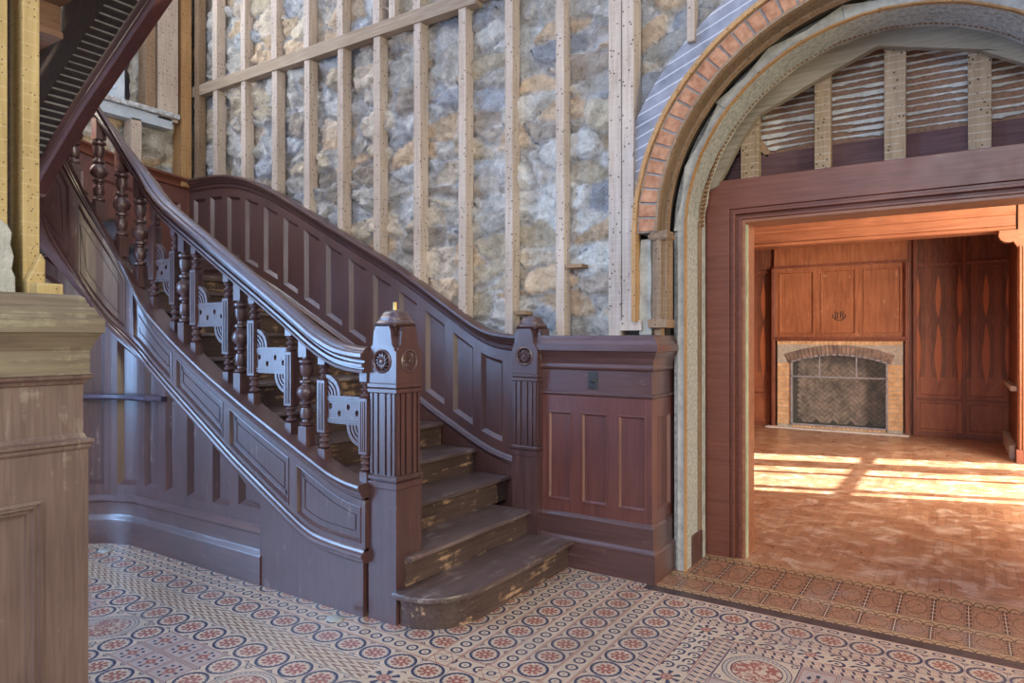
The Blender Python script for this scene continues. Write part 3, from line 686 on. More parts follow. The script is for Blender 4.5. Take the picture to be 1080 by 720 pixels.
# newel posts ---------------------------------------------------------------
def newel(name, cx, cy, label, stub, zlo=0):
    h = .10; t = thing(name, (cx, cy, 0), label, 'newel post', 'stair newel posts')
    b = MB(); b.mitre(cx-h, cx+h, cy-h, cy+h, [(zlo, 0), (.70, 0), (.705, .004), (.735, .004), (.74, -.004), (.75, .006), (.765, .006), (.77, 0)]); b.build('plinth', M['plum'], t)
    b = MB(); c = .012; b.mitre(cx-h+c, cx+h-c, cy-h+c, cy+h-c, [(.77, 0), (1.215, 0)])
    for o, w_ in ((-.080, .008), (-.047, .013), (-.0, .020), (.047, .013), (.080, .008)):
        for sg in (-1, 1):
            b.box(cx+o-w_, cx+o+w_, cy+sg*(h-c), cy+sg*h, .775, 1.205); b.box(cx+sg*(h-c), cx+sg*h, cy+o-w_, cy+o+w_, .775, 1.205)
    b.build('fluted_shaft', M['plum'], t)
    b = MB(); b.mitre(cx-h, cx+h, cy-h, cy+h, [(1.205, -.002), (1.21, .004), (1.228, .004), (1.232, -.004), (1.238, .004), (1.255, .004), (1.258, 0), (1.268, -.004)]); b.build('neck_band', M['plum'], t)
    b = MB(); b.mitre(cx-.078, cx+.078, cy-.078, cy+.078, [(1.26, 0), (1.50, 0), (1.51, -.012), (1.55, -.012), (1.562, .0), (1.568, .004)])
    pl = [(-.1, 1.262), (.1, 1.262), (.1, 1.425), (.088, 1.432), (.085, 1.446), (.070, 1.462), (.064, 1.50), (.060, 1.535), (.054, 1.545), (.05, 1.56), (-.05, 1.56), (-.054, 1.545), (-.060, 1.535), (-.064, 1.50), (-.070, 1.462), (-.085, 1.446), (-.088, 1.432), (-.1, 1.425)]
    for sg in (-1, 1):
        b.prism([(cx+u, v) for u, v in pl], 'y', cy+sg*.076, cy+sg*h); b.prism([(cy+u*.992, v) for u, v in pl], 'x', cx+sg*.076, cx+sg*(h+.0008))
    b.build('head_block', M['plum'], t)
    for ax, sg in (('y', -1), ('x', 1)):
        b = MB(); zc = 1.375
        def P3(u, v, d):
            u *= 1.15; v *= 1.15
            return (cx+u, cy+sg*(h+d), zc+v) if ax == 'y' else (cx+sg*(h+d), cy+u, zc+v)
        n = 28
        b.rings([[P3(r*math.cos(2*PI*k/n), r*math.sin(2*PI*k/n), d) for k in range(n)] for r, d in ((.056, -.002), (.056, .004), (.050, .008), (.045, .004), (.044, .0)) ])
        for k in range(12):
            a = 2*PI*k/12; pts = []
            for i in range(7):
                q = i/6; r = .012+.031*q; aa = a+.55*q; pts.append((r*math.cos(aa), r*math.sin(aa), .001+.009*math.sin(PI*min(1, q*.9+.1)), .0022+.0045*math.sin(PI*(.15+.8*q))))
            rg = []
            for u, v, d, w_ in pts:
                L = math.hypot(u, v); tu, tv = -v/L, u/L
                rg.append([P3(u-tu*w_, v-tv*w_, .0), P3(u-tu*w_*.5, v-tv*w_*.5, d*.8), P3(u+tu*w_*.5, v+tv*w_*.5, d*.8), P3(u+tu*w_, v+tv*w_, 0)])
            b.rings(rg)
        b.rings([[P3(r*math.cos(2*PI*k/12), r*math.sin(2*PI*k/12), d) for k in range(12)] for r, d in ((.012, 0), (.011, .008), (.006, .013))])
        b.build('rosette', M['plum'], t, smooth=True)
    b = MB(); R_ = []
    for r, z in ((.080, 1.565), (.092, 1.568), (.095, 1.578), (.088, 1.588), (.080, 1.594), (.079, 1.604), (.070, 1.612), (.064, 1.622), (.058, 1.634), (.044, 1.644), (.02, 1.650)):
        n = 32; ring = []
        for k in range(n):
            a = 2*PI*k/n; c_, s2 = math.cos(a), math.sin(a); p = 3.2
            rr = r/((abs(c_)**p+abs(s2)**p)**(1/p)); ring.append((cx+rr*c_, cy+rr*s2, z))
        R_.append(ring)
    b.rings(R_); cp_ = b.build('cap', M['plum'], t, smooth=True)
    if stub:
        b = MB(); b.lathe([(.012, 1.645), (.012, 1.69), (.010, 1.692)], cx, cy, 0, 14); b.build('brass_stub', M['brass'], cp_, smooth=True, label='brass stub')
    return t
newel('newel_post', -2.56, 2.735, 'near newel post with carved rosettes and brass stub on top, by the rounded step', True)
newel('newel_post', -2.465, 3.99, 'far stair newel post standing between the wall panelling and the bottom of the stairs', False, .186)

# wainscot climbing the stone wall -------------------------------------------
CAP = [(2.0, 1.50), (2.75, 1.527), (2.924, 1.563), (3.067, 1.645), (3.317, 1.80), (3.585, 1.965), (3.80, 2.09), (4.214, 2.303), (4.596, 2.498), (5.02, 2.72), (5.465, 2.934), (5.796, 3.051), (6.05, 3.10), (6.25, 3.118), (6.8, 3.129)]
LED = [(2.5, .60), (2.71, .62), (2.85, .655), (3.014, .725), (3.462, .953), (4.183, 1.36), (5.383, 1.975), (5.9, 2.18), (6.9, 2.19)]
zc_ = lambda u: smooth_tab(CAP, u, .05); zl = lambda u: smooth_tab(LED, u, .05)
ws = thing('stair_wainscot', (-4.6, 4.08, 1.5), 'tall panelled wainscot with a swept top rail climbing the stone wall beside the stairs', 'wall panelling')
b = MB(); U0, U1 = 2.57, 6.74; n = 60; A = [U0+(U1-U0)*i/n for i in range(n+1)]
out = [(q, zl(q)-.01) for q in A]+[(q, zc_(q)-.08) for q in reversed(A)]
pn = [(2.778, 2.968), (3.043, 3.231), (3.315, 3.505), (3.593, 3.784), (3.87, 4.07)]+[(4.155+.285*k, 4.355+.285*k) for k in range(9)]
def wq(a, c):
    m = [a+(c-a)*k/4 for k in range(5)]
    return [(q, zl(q)+.11) for q in m]+[(q, zc_(q)-.20) for q in reversed(m)]
panelled(b, out, [wq(a, c) for a, c in pn], lambda u, z, d: (-u, 4.085-d, z), .034, [(0, 0), (.003, -.003), (.026, -.030), (.03, -.030)])
b.build('panel_field', M['plumr'], ws)
P = [(-q, 4.09, zc_(q)) for q in A]; Q = [(0, -1)]*len(A)
b = MB(); b.sweep(P, Q, [(-.03, 0), (.07, 0), (.082, -.010), (.082, -.026), (.066, -.034), (.060, -.050), (.046, -.058), (.040, -.074), (.026, -.082), (.022, -.110), (.008, -.118), (0, -.13), (-.03, -.13)]); b.build('cap_moulding', M['plumh'], ws, smooth=True)
P = [(-q, 4.09, zl(q)) for q in A]
b = MB(); b.sweep(P, Q, [(-.02, .035), (.004, .035), (.012, .022), (.026, .016), (.032, .0), (.026, -.014), (.018, -.03), (-.02, -.03)]); b.build('string_moulding', M['plumh'], ws, smooth=True)
b = MB(); n = 40; A2 = [2.4+(6.74-2.4)*i/n for i in range(n+1)]
def stp(q): return max(0, .1+.54*(q-2.6))
b.prism([(-q, stp(q)-.1) for q in A2]+[(-q, zl(q)) for q in reversed(A2)], 'y', 4.075, 4.13); b.build('wall_string', M['plumr'], ws)

# wainscot along the left wall
lw = thing('landing_wainscot', (-6.7, 3.2, 2.4), 'red-brown panelled wainscot on the left wall above the landing, seen through the balusters', 'wall panelling')
def lz(y): return 3.13+max(0, (4.1-y))*.10+max(0, 3.5-y)*.12
b = MB(); A = [4.08-i*.17 for i in range(20)]
out = [(-y, 2.0) for y in A]+[(-y, lz(y)-.06) for y in reversed(A)]
hs = [[(-y1, 2.25), (-y0, 2.25), (-y0, lz(y0)-.26), (-y1, lz(y1)-.26)] for y0, y1 in ((3.20+.0, 3.62), (2.62, 3.05), (2.05, 2.48), (1.5, 1.9), (3.75, 3.98))]
panelled(b, out, hs, lambda u, z, d: (-6.70+d, -u, z), .03, [(0, 0), (.006, -.002), (.024, -.018), (.03, -.02)])
b.build('panel_field', M['red'], lw)
b = MB(); b.sweep([(-6.70, y, lz(y)) for y in A], [(1, 0)]*len(A), [(-.03, 0), (.05, 0), (.06, -.01), (.06, -.025), (.045, -.035), (.03, -.055), (.02, -.07), (.02, -.10), (.0, -.11), (-.03, -.11)]); b.build('cap_moulding', M['redh'], lw, smooth=True)

# upper flight overhead --------------------------------------------------------
uf = thing('upper_stair_flight', (-3.6, 1.5, 3.2), 'underside of the upper stair flight overhead at top left, dark beam and lath strip', 'stair flight')
ys = YN-2*R
ub = lambda x: zb(LA+LARC+(x-XC))
X_ = [-4.80+.1*k for k in range(29)]
def fsweep(name, m, y0, y1, z0, z1):
    b = MB(); b.rings([[(x, y0, ub(x)+z0), (x, y1, ub(x)+z0), (x, y1, ub(x)+z1), (x, y0, ub(x)+z1)] for x in X_]); return b.build(name, M[m], uf)
b = MB(); b.rings([[(x, ys-.035, ub(x)+.02), (x, ys-.035, ub(x)+.0), (x, ys-.02, ub(x)-.012), (x, ys+.045, ub(x)-.012), (x, ys+.05, ub(x)+.02), (x, ys+.035, ub(x)+.04), (x, ys+.035, ub(x)+.70), (x, ys-.03, ub(x)+.70), (x, ys-.03, ub(x)+.04)] for x in X_]); b.build('well_string', M['redd'], uf)
b = MB()
for k in range(60):
    x = -4.82+.047*k; z = ub(x)
    b.rings([[(x+a, y, z+a*.52+h+o) for a, h in ((0, 0), (.031, 0), (.031, .007), (0, .007))] for y, o in ((1.745, .098), (ys-.035, .098))])
b.build('laths', M['beam'], uf)
b = MB(); b.rings([[(x, 1.745, ub(x)+.1065), (x, ys-.035, ub(x)+.1065), (x, ys-.035, ub(x)+.125), (x, 1.745, ub(x)+.125)] for x in X_]); b.build('plaster', M['plaster'], uf)
fsweep('carriage_beam', 'beam', 1.65, 1.745, .07, .34)
for k in range(-1, 9):
    x = -3.85+.315*k; z = 3.06+.168*k
    b = MB(); b.box(x, x+.34,   .45, 1.645, z+.13, z+.16); b.build('tread', M['under'], uf)
    b = MB(); b.box(x-.02, x, .45, 1.645, z-.01, z+.13); b.build('riser', M['under'], uf)

# ================================================================== PIERS
# wainscot pier right of the stairs
wp = thing('panelled_pier', (-1.96, 4.12, 0), 'dark panelled dado pier with three front panels between the far newel post and the arch', 'panelled pier')
x0, x1, y0, y1 = -2.365, -1.585, 3.96, 4.36
b = MB(); b.mitre(x0, x1, y0, y1, [(0, .032), (.175, .032), (.185, .026), (.195, .014), (.20, .012), (.325, .012), (.34, .006), (.35, 0)]); b.build('plinth', M['plumrh'], wp, bevel=.002)
b = MB()
panelled(b, rect(x0, x1, .35, 1.125), [rect(a, c, .425, 1.012) for a, c in ((-2.321, -2.145), (-2.071, -1.888), (-1.812, -1.626))], lambda u, z, d: (u, y0-d, z), .03)
panelled(b, rect(y0+.0301, y1, .35, 1.125), [rect(4.06, 4.27, .425, 1.012)], lambda u, z, d: (x1+d, u, z), .03)
b.mitre(x0+.001, x1-.03, y0+.03, y1, [(.35, 0), (1.125, 0)])
b.build('panelled_body', M['red'], wp)
b = MB(); b.mitre(x0, x1, y0, y1, [(1.12, 0), (1.13, .012), (1.142, .012), (1.148, 0), (1.29, 0), (1.298, .014), (1.31, .018), (1.33, .012), (1.37, .022), (1.40, .040), (1.412, .046), (1.415, .058), (1.455, .058), (1.46, .05), (1.485, .036), (1.50, .03), (1.515, .03)]); b.build('cap_cornice', M['plumrh'], wp, bevel=.002)
b = MB(); sx_, sz_ = -1.985, 1.225
b.box(sx_-.035, sx_+.035, y0-.006, y0, sz_-.055, sz_+.055); swp = b.build('switch_plate', M['black'], wp, bevel=.003)
b = MB(); b.rings([[(sx_+r*math.cos(2*PI*k/14), y0-.006-d, sz_+r*math.sin(2*PI*k/14)) for k in range(14)] for r, d in ((.018, 0), (.018, .004), (.012, .010), (.004, .011))])
b.box(sx_-.004, sx_+.004, y0-.022, y0-.008, sz_-.006, sz_+.012); b.build('switch_knob', M['black'], swp, smooth=True)
tb = MB(); tb.mitre(-1.60, -1.478, 4.39, 4.68, [(0, 0), (.19, 0), (.20, -.004)]); o = tb.build('baseboard_reveal', M['plum'], kind='structure'); 

# near pier at the left edge
np_ = thing('panelled_pier', (-2.9, .8, 0), 'large faded brown panelled pier at the left edge of the photo, nearest the camera', 'panelled pier')
x0, x1, y0, y1 = -3.15, -2.6, -.3, 1.183
b = MB()
panelled(b, rect(-.3, y1+.012, 0, 1.11), [rect(-.1, 1.052, .12, .955)], lambda u, z, d: (x1+.012+d, u, z), .04, [(0, 0), (.0, .006), (.012, .008), (.016, -.004), (.026, -.002), (.032, -.016), (.042, -.016), (.046, -.026), (.056, -.028)])
b.mitre(x0, x1-.03, y0, y1-.001, [(0, .012), (1.11, .012)])
b.box(x1+.0121, x1+.0123, 1.155, 1.157, 0, 1.1)
b.build('panelled_body', M['greyw'], np_)
b = MB(); b.mitre(x0, x1, y0, y1, [(1.105, .012), (1.115, .018), (1.125, .018), (1.132, .026), (1.142, .026), (1.148, .008), (1.16, .004), (1.165, 0), (1.335, 0), (1.34, .006), (1.35, .010), (1.358, .022), (1.364, .024), (1.368, .018), (1.372, .022)]); b.build('die', M['greyw'], np_)
b = MB(); b.mitre(x0, x1, y0, y1, [(1.372, .022), (1.376, .016), (1.38, .015), (1.455, .015), (1.465, .020), (1.50, .034), (1.515, .044), (1.518, .050), (1.565, .050), (1.57, .044), (1.575, .044), (1.578, .036), (1.592, .032), (1.606, .026), (1.61, .016), (1.622, .012), (1.625, .008), (1.64, .004), (1.65, -.006)]); b.build('cap_cornice', M['greywh'], np_)
# timbers above the near pier
def stud(name, x0, x1, y0, y1, z0, z1, m, label, cat='stud', group=None, bev=.003):
    b = MB(); b.box(x0, x1, y0, y1, z0, z1)
    return b.build(name, M[m], bevel=bev, label=label, cat=cat, group=group)
stud('wall_stud', -2.86, -2.755, 1.056, 1.109, 1.70, 5.0, 'yellow', 'yellow-lit rough stud with nail holes above the near pier, right of two', group='studs above the near pier')
stud('wall_stud', -2.84, -2.74, .88, 1.005, 1.84, 5.0, 'yellow', 'yellow-lit rough stud at the extreme left edge above the near pier', group='studs above the near pier')
stud('wall_post', -3.02, -2.90, .85, 1.14, 1.65, 5.0, 'oldboard', 'olive grey board standing behind the two yellow studs at the left edge', 'board')
b = MB(); vs = []
stb = [(.70, 1.65), (1.023, 1.65), (1.022, 1.71), (1.012, 1.735), (1.018, 1.78), (1.008, 1.82), (1.012, 1.86), (1.0, 1.885), (.98, 1.90), (.70, 1.905)]
b.prism(stb, 'x', -2.86, -2.72); b.build('stone_block', M['stonepale'], bevel=.006, label='rough broken stone and timber block on the near pier at the left edge', cat='block')
b = MB(); b.prism([(1.06, 1.65), (1.112, 1.65), (1.114, 1.775), (1.10, 1.80), (1.075, 1.74), (1.055, 1.70)], 'x', -2.845, -2.72); b.build('broken_timber', M['yellow'], bevel=.005, label='splintered stub of timber under the right yellow stud on the near pier', cat='timber')
stud('timber_offcut', -2.80, -2.66, 1.065, 1.145, 1.65, 1.69, 'yellow', 'short yellow timber offcut lying on top of the near pier', 'timber')

# ================================================================== TIMBER FRAMING ON THE STONE WALL
def AX(px, py, Y):
    dx = px-540; rx = -.55048*720+.83485*dx; ry = .83485*720+.55048*dx; t_ = Y/ry; return (rx*t_, 1.5+(356-py)*t_)
YF = 4.10
ords = ['first', 'second', 'third', 'fourth', 'fifth', 'sixth', 'seventh', 'eighth', 'ninth', 'tenth']
SD = [(-6.332, -6.24), (-5.87, -5.785), (-5.404, -5.31), (-4.95, -4.86), (-4.516, -4.429), (-4.086, -3.994), (-3.643, -3.554), (-3.195, -3.105), (-2.769, -2.684), (-2.345, -2.262)]
for k, (a, c) in enumerate(SD):
    a, c = a+.004, c-.016
    zt_ = 4.0 if k < 7 else (4.02 if k == 7 else 5.8)
    low = {7: ' running up to the end of the rail', 8: ' behind the far newel post', 9: ' above the left end of the panelled pier'}.get(k, ' below the sloping-looking rail')
    stud('wall_stud', a, c, YF, YF+.10, max(1.45, zc_(-(a+c)/2)-.05), zt_, 'stud', ords[k]+' rough stud from the left corner,'+low, group='studs on the stone wall')
    if k < 7:
        stud('wall_stud', a-.01, c-.005, YF, YF+.10, 4.10, 5.9, 'stud', ords[k]+' short stud from the left corner above the horizontal rail', group='studs above the rail')
stud('wall_stud', -3.93, -3.86, YF+.02, YF+.10, 4.10, 5.9, 'stud', 'extra stud above the rail, between the sixth and seventh', group='studs above the rail')
stud('wall_rail', -6.70, -3.02, YF-.012, YF+.075, 3.99, 4.10, 'pineh', 'long pale horizontal rail crossing the studs high on the stone wall', 'rail')
stud('wall_rail', -3.10, -2.55, YF-.006, YF+.075, 4.02, 4.09, 'pineh', 'short rail butting the right end of the long rail at the top of the wall', 'rail')
stud('wall_stud', -1.915, -1.825, YF-.06, YF+.06, 1.51, 5.8, 'stud', 'broad pale stud standing on the panelled pier, left one of the pair beside the arch', group='studs beside the arch')
stud('wall_stud', -1.815, -1.735, YF-.07, YF+.05, 1.60, 5.8, 'stud', 'broad pale stud with nail holes, right one of the pair beside the arch', group='studs beside the arch')
a_, c_ = AX(725, 20, 4.03)[0], AX(733, 20, 4.03)[0]
stud('wall_stud', a_, c_, 4.02, 4.09, AX(725, 45, 4.03)[1], 5.8, 'stud', 'narrow stud dropping from the top of the photo onto the arch lath')
stud('timber_block', -1.82, -1.67, 4.00, 4.10, 1.545, 1.61, 'stud', 'nailed timber block on the pier top under the pair of studs', 'block')
stud('corner_post', -6.82, -6.66, 3.965, 4.075, 3.05, 5.9, 'nail', 'orange nail-pocked post in the left corner of the stone wall', 'post')
stud('corner_post', -6.62, -6.545, YF-.02, YF+.06, 3.05, 5.9, 'batten', 'brown batten beside the orange corner post, against the stone wall', 'post')
stud('wall_peg', -2.26, -2.14, YF+.0, YF+.10, 1.975, 2.0, 'pine', 'short wooden peg sticking right from the tenth stud', 'peg')
stud('wall_peg', -2.68, -2.59, YF+.0, YF+.10, 1.665, 1.69, 'pine', 'short wooden peg beside the stud above the far newel post', 'peg')
# left wall framing
for (a, c, m, z0, lb) in ((3.60, 3.70, 'batten', 3.70, 'dark narrow stud right of the painted shutters on the left wall'), (3.72, 3.93, 'stud', 3.68, 'wide pale post between the shutters and the left corner'),
                       (3.46, 3.56, 'stud', 3.15, 'short stud below the window sill on the left wall')):
    z1 = 3.62 if z0 == 3.15 else 5.9
    stud('wall_stud', -6.80, -6.66, a, c, z0, z1, m, lb)
# window with painted shutters
wn = struct('window_1', (-6.74, 2.8, 3.7))
b = MB(); panelled(b, rect(1.9, 3.44, 3.76, 5.9), [rect(3.03, 3.36, 3.87, 4.63), rect(3.03, 3.36, 4.73, 5.02), rect(2.60, 2.93, 3.87, 4.63), rect(2.60, 2.93, 4.73, 5.02), rect(2.1, 2.5, 3.87, 4.63)], lambda u, z, d: (-6.745+d, u, z), .04)
b.build('shutter', M['white'], wn)
b = MB(); b.box(-6.80, -6.62, 1.9, 3.93, 3.71, 3.76); b.build('window_sill', M['peel'], wn, bevel=.006)
b = MB(); b.box(-6.78, -6.66, 1.9, 3.87, 3.60, 3.708); b.build('apron', M['white'], wn, bevel=.004)

wn = struct('window_2', (-6.7, -.75, 2.3))
b = MB()
for y in (-2.45, -1.6, -.75, .10, .95): b.box(-6.74, -6.68, y-.035, y+.035, .75, 3.85)
for z in (.78, 1.8, 2.8, 3.82): b.box(-6.745, -6.685, -2.45, .95, z-.03, z+.03)
b.build('window_frame', M['white'], wn)
# ================================================================== ARCH
ar = thing('brick_archway', (AC[0], 4.1, 0), 'great stripped round archway of brick, battens and grey render around the doorway', 'archway')
def ring(mb, r0, r1, y0, y1, a0=0, a1=PI, n=64, cz=AC[1], jit=0, leg=None, cx=AC[0], stilt=False):
    R_ = []
    for k in range(n+1):
        a = a0+(a1-a0)*k/n; j = random.uniform(-jit, jit)
        c_, s_ = math.cos(a), math.sin(a)
        if stilt: c_ *= 1+.034*abs(c_)**8
        R_.append([(cx+r*c_, y, cz+r*s_) for r, y in ((r0+j, y0), (r1+j, y0), (r1, y1), (r0+j, y1))])
    if leg is not None:
        f = R_[-1]; R_.append([(q[0], q[1], leg) for q in f]); f = R_[0]; R_.insert(0, [(q[0], q[1], leg) for q in f])
    mb.rings(R_)
b = MB(); ring(b, 1.243, 1.362, 3.985, 4.2); b.build('mortar_bed', M['mortar'], ar)
b = MB(); nb = 46
for k in range(nb):
    a0 = PI*(k+.08)/nb; a1 = PI*(k+.92)/nb; dr = random.uniform(-.004, .004); dy = random.uniform(-.005, .004)
    ri, ro = 1.240, 1.352+dr
    b.rings([[(AC[0]+r*math.cos(a), y, AC[1]+r*math.sin(a)) for r, a in ((ri, a0), (ro, a0), (ro, a1), (ri, a1))] for y in (3.972+dy, 4.1)])
b.build('brick_ring', M['brick'], ar, bevel=.004)
b = MB(); ring(b, 1.362, 1.388, 3.955, 4.03, leg=1.60, jit=.001); b.build('nail_strip', M['nail'], ar)
b = MB(); ring(b, 1.385, 1.58, 4.055, 4.09, .35, PI-.18, 50); b.build('lath_face', M['lathboard'], ar)
b = MB(); ring(b, 1.224, 1.240, 3.962, 4.00, jit=.002); b.build('batten', M['batten'], ar)
b = MB(); ring(b, 1.232, 1.250, 4.00, 4.12); b.build('soffit_board', M['brownboard'], ar)
b = MB(); ring(b, 1.218, 1.240, 4.11, 4.16, jit=.002); b.build('batten', M['batten'], ar)
b = MB(); ring(b, 1.26, 1.55, 4.20, 4.33, leg=1.3); b.build('core', M['dark'], ar)  # dark gap behind the battens, its shade painted as a near-black ring
# polygonal white boards
b = MB(); ks = 9
for k in range(ks):
    a0 = PI*k/ks; a1 = PI*(k+1)/ks; ri = 1.125; ro = 1.20
    am = (a0+a1)/2
    inn = [(ri, a0+(a1-a0)*i/6) for i in range(7)]; outp = [(1.215, a1), (1.175, am), (1.215, a0)] if 1 < k < 7 else [(1.20, a1), (1.165, am), (1.20, a0)]
    pts = [(-.36+r*math.cos(a), 2.19+r*math.sin(a)) for r, a in inn+outp]
    b.prism(pts, 'y', 4.265+.004*(k % 2), 4.33)
b.box(-1.535, -1.485, 4.265, 4.33, .0, 2.19); b.box(.765, .84, 4.265, 4.33, .0, 2.19)
b.build('white_board', M['plaster'], ar, bevel=.003)
b = MB(); ring(b, 1.117, 1.127, 4.255, 4.29, leg=.0, jit=.002, cx=-.362, cz=2.19); b.build('orange_batten', M['nail'], ar)
b = MB(); n = 90; R_ = []
def cone(k):
    a = PI*k/n; c_, s_ = math.cos(a), math.sin(a); j = random.uniform(-.003, .003); w8 = abs(c_)**8; c4 = 1+.034*w8; c2 = 1+.017*w8; c0 = 1.003
    return [(cx_+r*c_*m_, y, cz_+r*s_) for r, y, cx_, cz_, m_ in ((1.117+j, 4.29, -.363, 2.19, 1), (1.09+j, 4.40, -.372, 2.215, c2), (1.064+j, 4.52, -.383, 2.241, c4), (1.20, 4.52, -.383, 2.241, 1), (1.20, 4.29, -.363, 2.19, 1))]
R_ = [cone(k) for k in range(n+1)]; R_ = [[(q[0], q[1], .0) for q in R_[0]]]+R_+[[(q[0], q[1], .0) for q in R_[-1]]]
b.rings(R_); b.build('render_soffit', M['greyrough'], ar, smooth=True)
b = MB(); ring(b, 1.092, 1.20, 4.535, 4.60, leg=.0, cx=-.388, cz=2.25, jit=.002); b.build('lath_edge', M['batten'], ar)
b = MB()
for k in range(120):   # ends of the curved laths, with plaster between
    a = PI*(k+.5)/120
    b.rings([[(-.388+r*math.cos(a+d), y, 2.25+r*math.sin(a+d)) for r, d in ((1.076, -.008), (1.095, -.008), (1.095, .008), (1.076, .008))] for y in (4.53+random.uniform(0, .03), 4.60)])
b.build('lath_ends', M['pine'], ar)
b = MB(); ring(b, 1.083, 1.20, 4.60, 4.665, leg=.0, cx=-.395, cz=2.26, jit=.004); b.build('plaster_edge', M['plaster'], ar)
# segmental boards forming the inner rim
lowp = [AX(756, 197, 4.68), AX(765, 182, 4.68), AX(782, 148, 4.68), AX(800, 122, 4.68), AX(865, 83, 4.68), AX(926, 49, 4.68), AX(1065, 54, 4.68)]
# mirror of the left half about the arch centre closes the right side off frame
apex = max(p[1] for p in lowp); lowp2 = lowp+[(2*AC[0]-lowp[4][0]+.0, lowp[4][1]-.02), (2*AC[0]-lowp[2][0], lowp[2][1]), (2*AC[0]-lowp[0][0], lowp[0][1])]
upp = [(-.395+1.12*math.cos(PI*k/30), 2.27+1.12*math.sin(PI*k/30)) for k in range(2, 29)]
b = MB()
b.prism(lowp2+upp, 'y', 4.665, 4.72); b.build('rim_board', M['oldboard'], ar, bevel=.003)

# column of battens at the springing
bc = thing('battened_column', (-1.60, 4.08, 1.5), 'clustered column of nail-pocked battens under the left springing of the brick arch', 'column')
b = MB()
for x_, y_, w_ in ((-1.580, 4.02, .018), (-1.553, 4.005, .016), (-1.527, 4.03, .018), (-1.518, 4.07, .015)): b.box(x_-w_, x_+w_, y_-.02, y_+.03, 1.60, 2.12)
b.build('shaft', M['batten'], bc, bevel=.003)
b = MB(); b.mitre(-1.605, -1.505, 3.99, 4.10, [(2.10, 0), (2.11, .012), (2.13, .015), (2.14, .003), (2.155, .006)]); b.build('capital', M['batten'], bc, bevel=.002)
b = MB(); b.mitre(-1.61, -1.505, 3.985, 4.10, [(1.56, .004), (1.565, .01), (1.61, .01), (1.615, 0)]); b.box(-1.59, -1.55, 4.02, 4.08, 1.515, 1.56); b.build('base_block', M['batten'], bc, bevel=.002)
b = MB(); b.rings([[(-1.66+random.uniform(-.006, .006)+a, 4.02+random.uniform(-.008, .008)+c, 1.515+.075*k) for a, c in ((-.034, 0), (.046, 0), (.046, .14), (-.034, .14))] for k in range(9)])
b.build('stone_block', M['stonepale'], bevel=.008, label='pale rough dressed stones stacked between the nail strip and the column under the brick arch', cat='stone')

# tympanum laths and cripple studs over the door
lt = thing('lath_panel', (AC[0], 4.88, 2.75), 'brown wooden laths with white plaster keys filling the arch above the door', 'laths')
b = MB()
for k in range(19):
    z = 2.755+.044*k; hw = math.sqrt(max(.01, 1.15**2-(z-AC[1]-.05)**2))
    b.box(AC[0]-hw, AC[0]+hw, 4.865+random.uniform(0, .004), 4.875, z, z+.038)
b.build('laths', M['under'], lt)
b = MB()
for k in range(19):
    z = 2.790+.044*k; hw = math.sqrt(max(.01, 1.15**2-(z-AC[1]-.05)**2)); n = int(hw*2/.02)
    R_ = []
    for i in range(n+1):
        x = AC[0]-hw+2*hw*i/n; d = .002+.030*max(0, noise.noise(Vector((x*3.2, k*3.1, 0)))+.18)+.018*max(0, noise.noise(Vector((x*24, k*7.1, 5))))
        sag = d*.9
        R_.append([(x, 4.862-d*.4, z+.004-sag), (x, 4.862-d*.4, z+.008), (x, 4.88, z+.009), (x, 4.88, z-.004-sag*.3)])
    b.rings(R_)
b.build('plaster_keys', M['plaster'], lt)
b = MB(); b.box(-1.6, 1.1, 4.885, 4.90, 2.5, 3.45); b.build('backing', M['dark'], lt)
stud('header_board', -1.44, .95, 4.80, 4.86, 2.56, 2.74, 'hdr', 'dull purple-brown board behind the short studs just above the door head', 'board')
for k, (a, c, yt) in enumerate(((780, 799, 120), (858, 875, 78), (932, 955, 45), (1021, 1046, 50))):
    xa = AX(a, 150, 4.70)[0]; xb = AX(c, 150, 4.70)[0]; zt_ = AX((a+c)/2, yt, 4.70)[1]
    lb = ['shortest short stud above the door at the left end of the arch', 'second short stud from the left above the door', 'third short stud from the left above the door, near the crown', 'cracked short stud above the door, rightmost of those in view'][k]
    stud('cripple_stud', xa, xb, 4.73, 4.80, 2.575, zt_+.03, 'crip', lb, group='short studs above the door')
b = MB(); b.prism([(-1.20, 2.83), (-1.10, 2.72), (-1.08, 2.75), (-1.17, 2.90)], 'y', 4.80, 4.84); b.build('timber_brace', M['pine'], label='small slanted brace right of the shortest stud above the door', cat='brace')

# door casing
dc = struct('door_1', (AC[0], 4.72, 0))
DR = .58
b = MB()
b.prism([(-1.486, 0), (-1.325, 0), (-1.325, 2.375), (DR+.095, 2.375), (DR+.095, 0), (DR+.256, 0), (DR+.256, 2.575), (-1.44, 2.575), (-1.47, 2.50), (-1.486, 2.35)], 'y', 4.70, 4.80)
b.build('casing', M['redh'], dc, bevel=.003)
for o1, yd in ((0, 4.715), (.018, 4.70), (.034, 4.74), (.052, 4.73)):
    b = MB(); xa = -1.325+o1; xb = DR+.095-o1; zz = 2.375-o1; w_ = .020
    b.prism([(xa, 0), (xa+w_, 0), (xa+w_, zz-w_), (xb-w_, zz-w_), (xb-w_, 0), (xb, 0), (xb, zz), (xa, zz)], 'y', yd, 4.90); b.build('casing_moulding', M['redh'], dc, bevel=.004)
b = MB(); xa = -1.253; xb = DR+.023; zz = 2.303; w_ = .022
b.prism([(xa, 0), (xa+w_, 0), (xa+w_, zz-w_), (xb-w_, zz-w_), (xb-w_, 0), (xb, 0), (xb, zz), (xa, zz)], 'y', 4.74, 4.99); b.build('jamb', M['cherryh'], dc, bevel=.003)
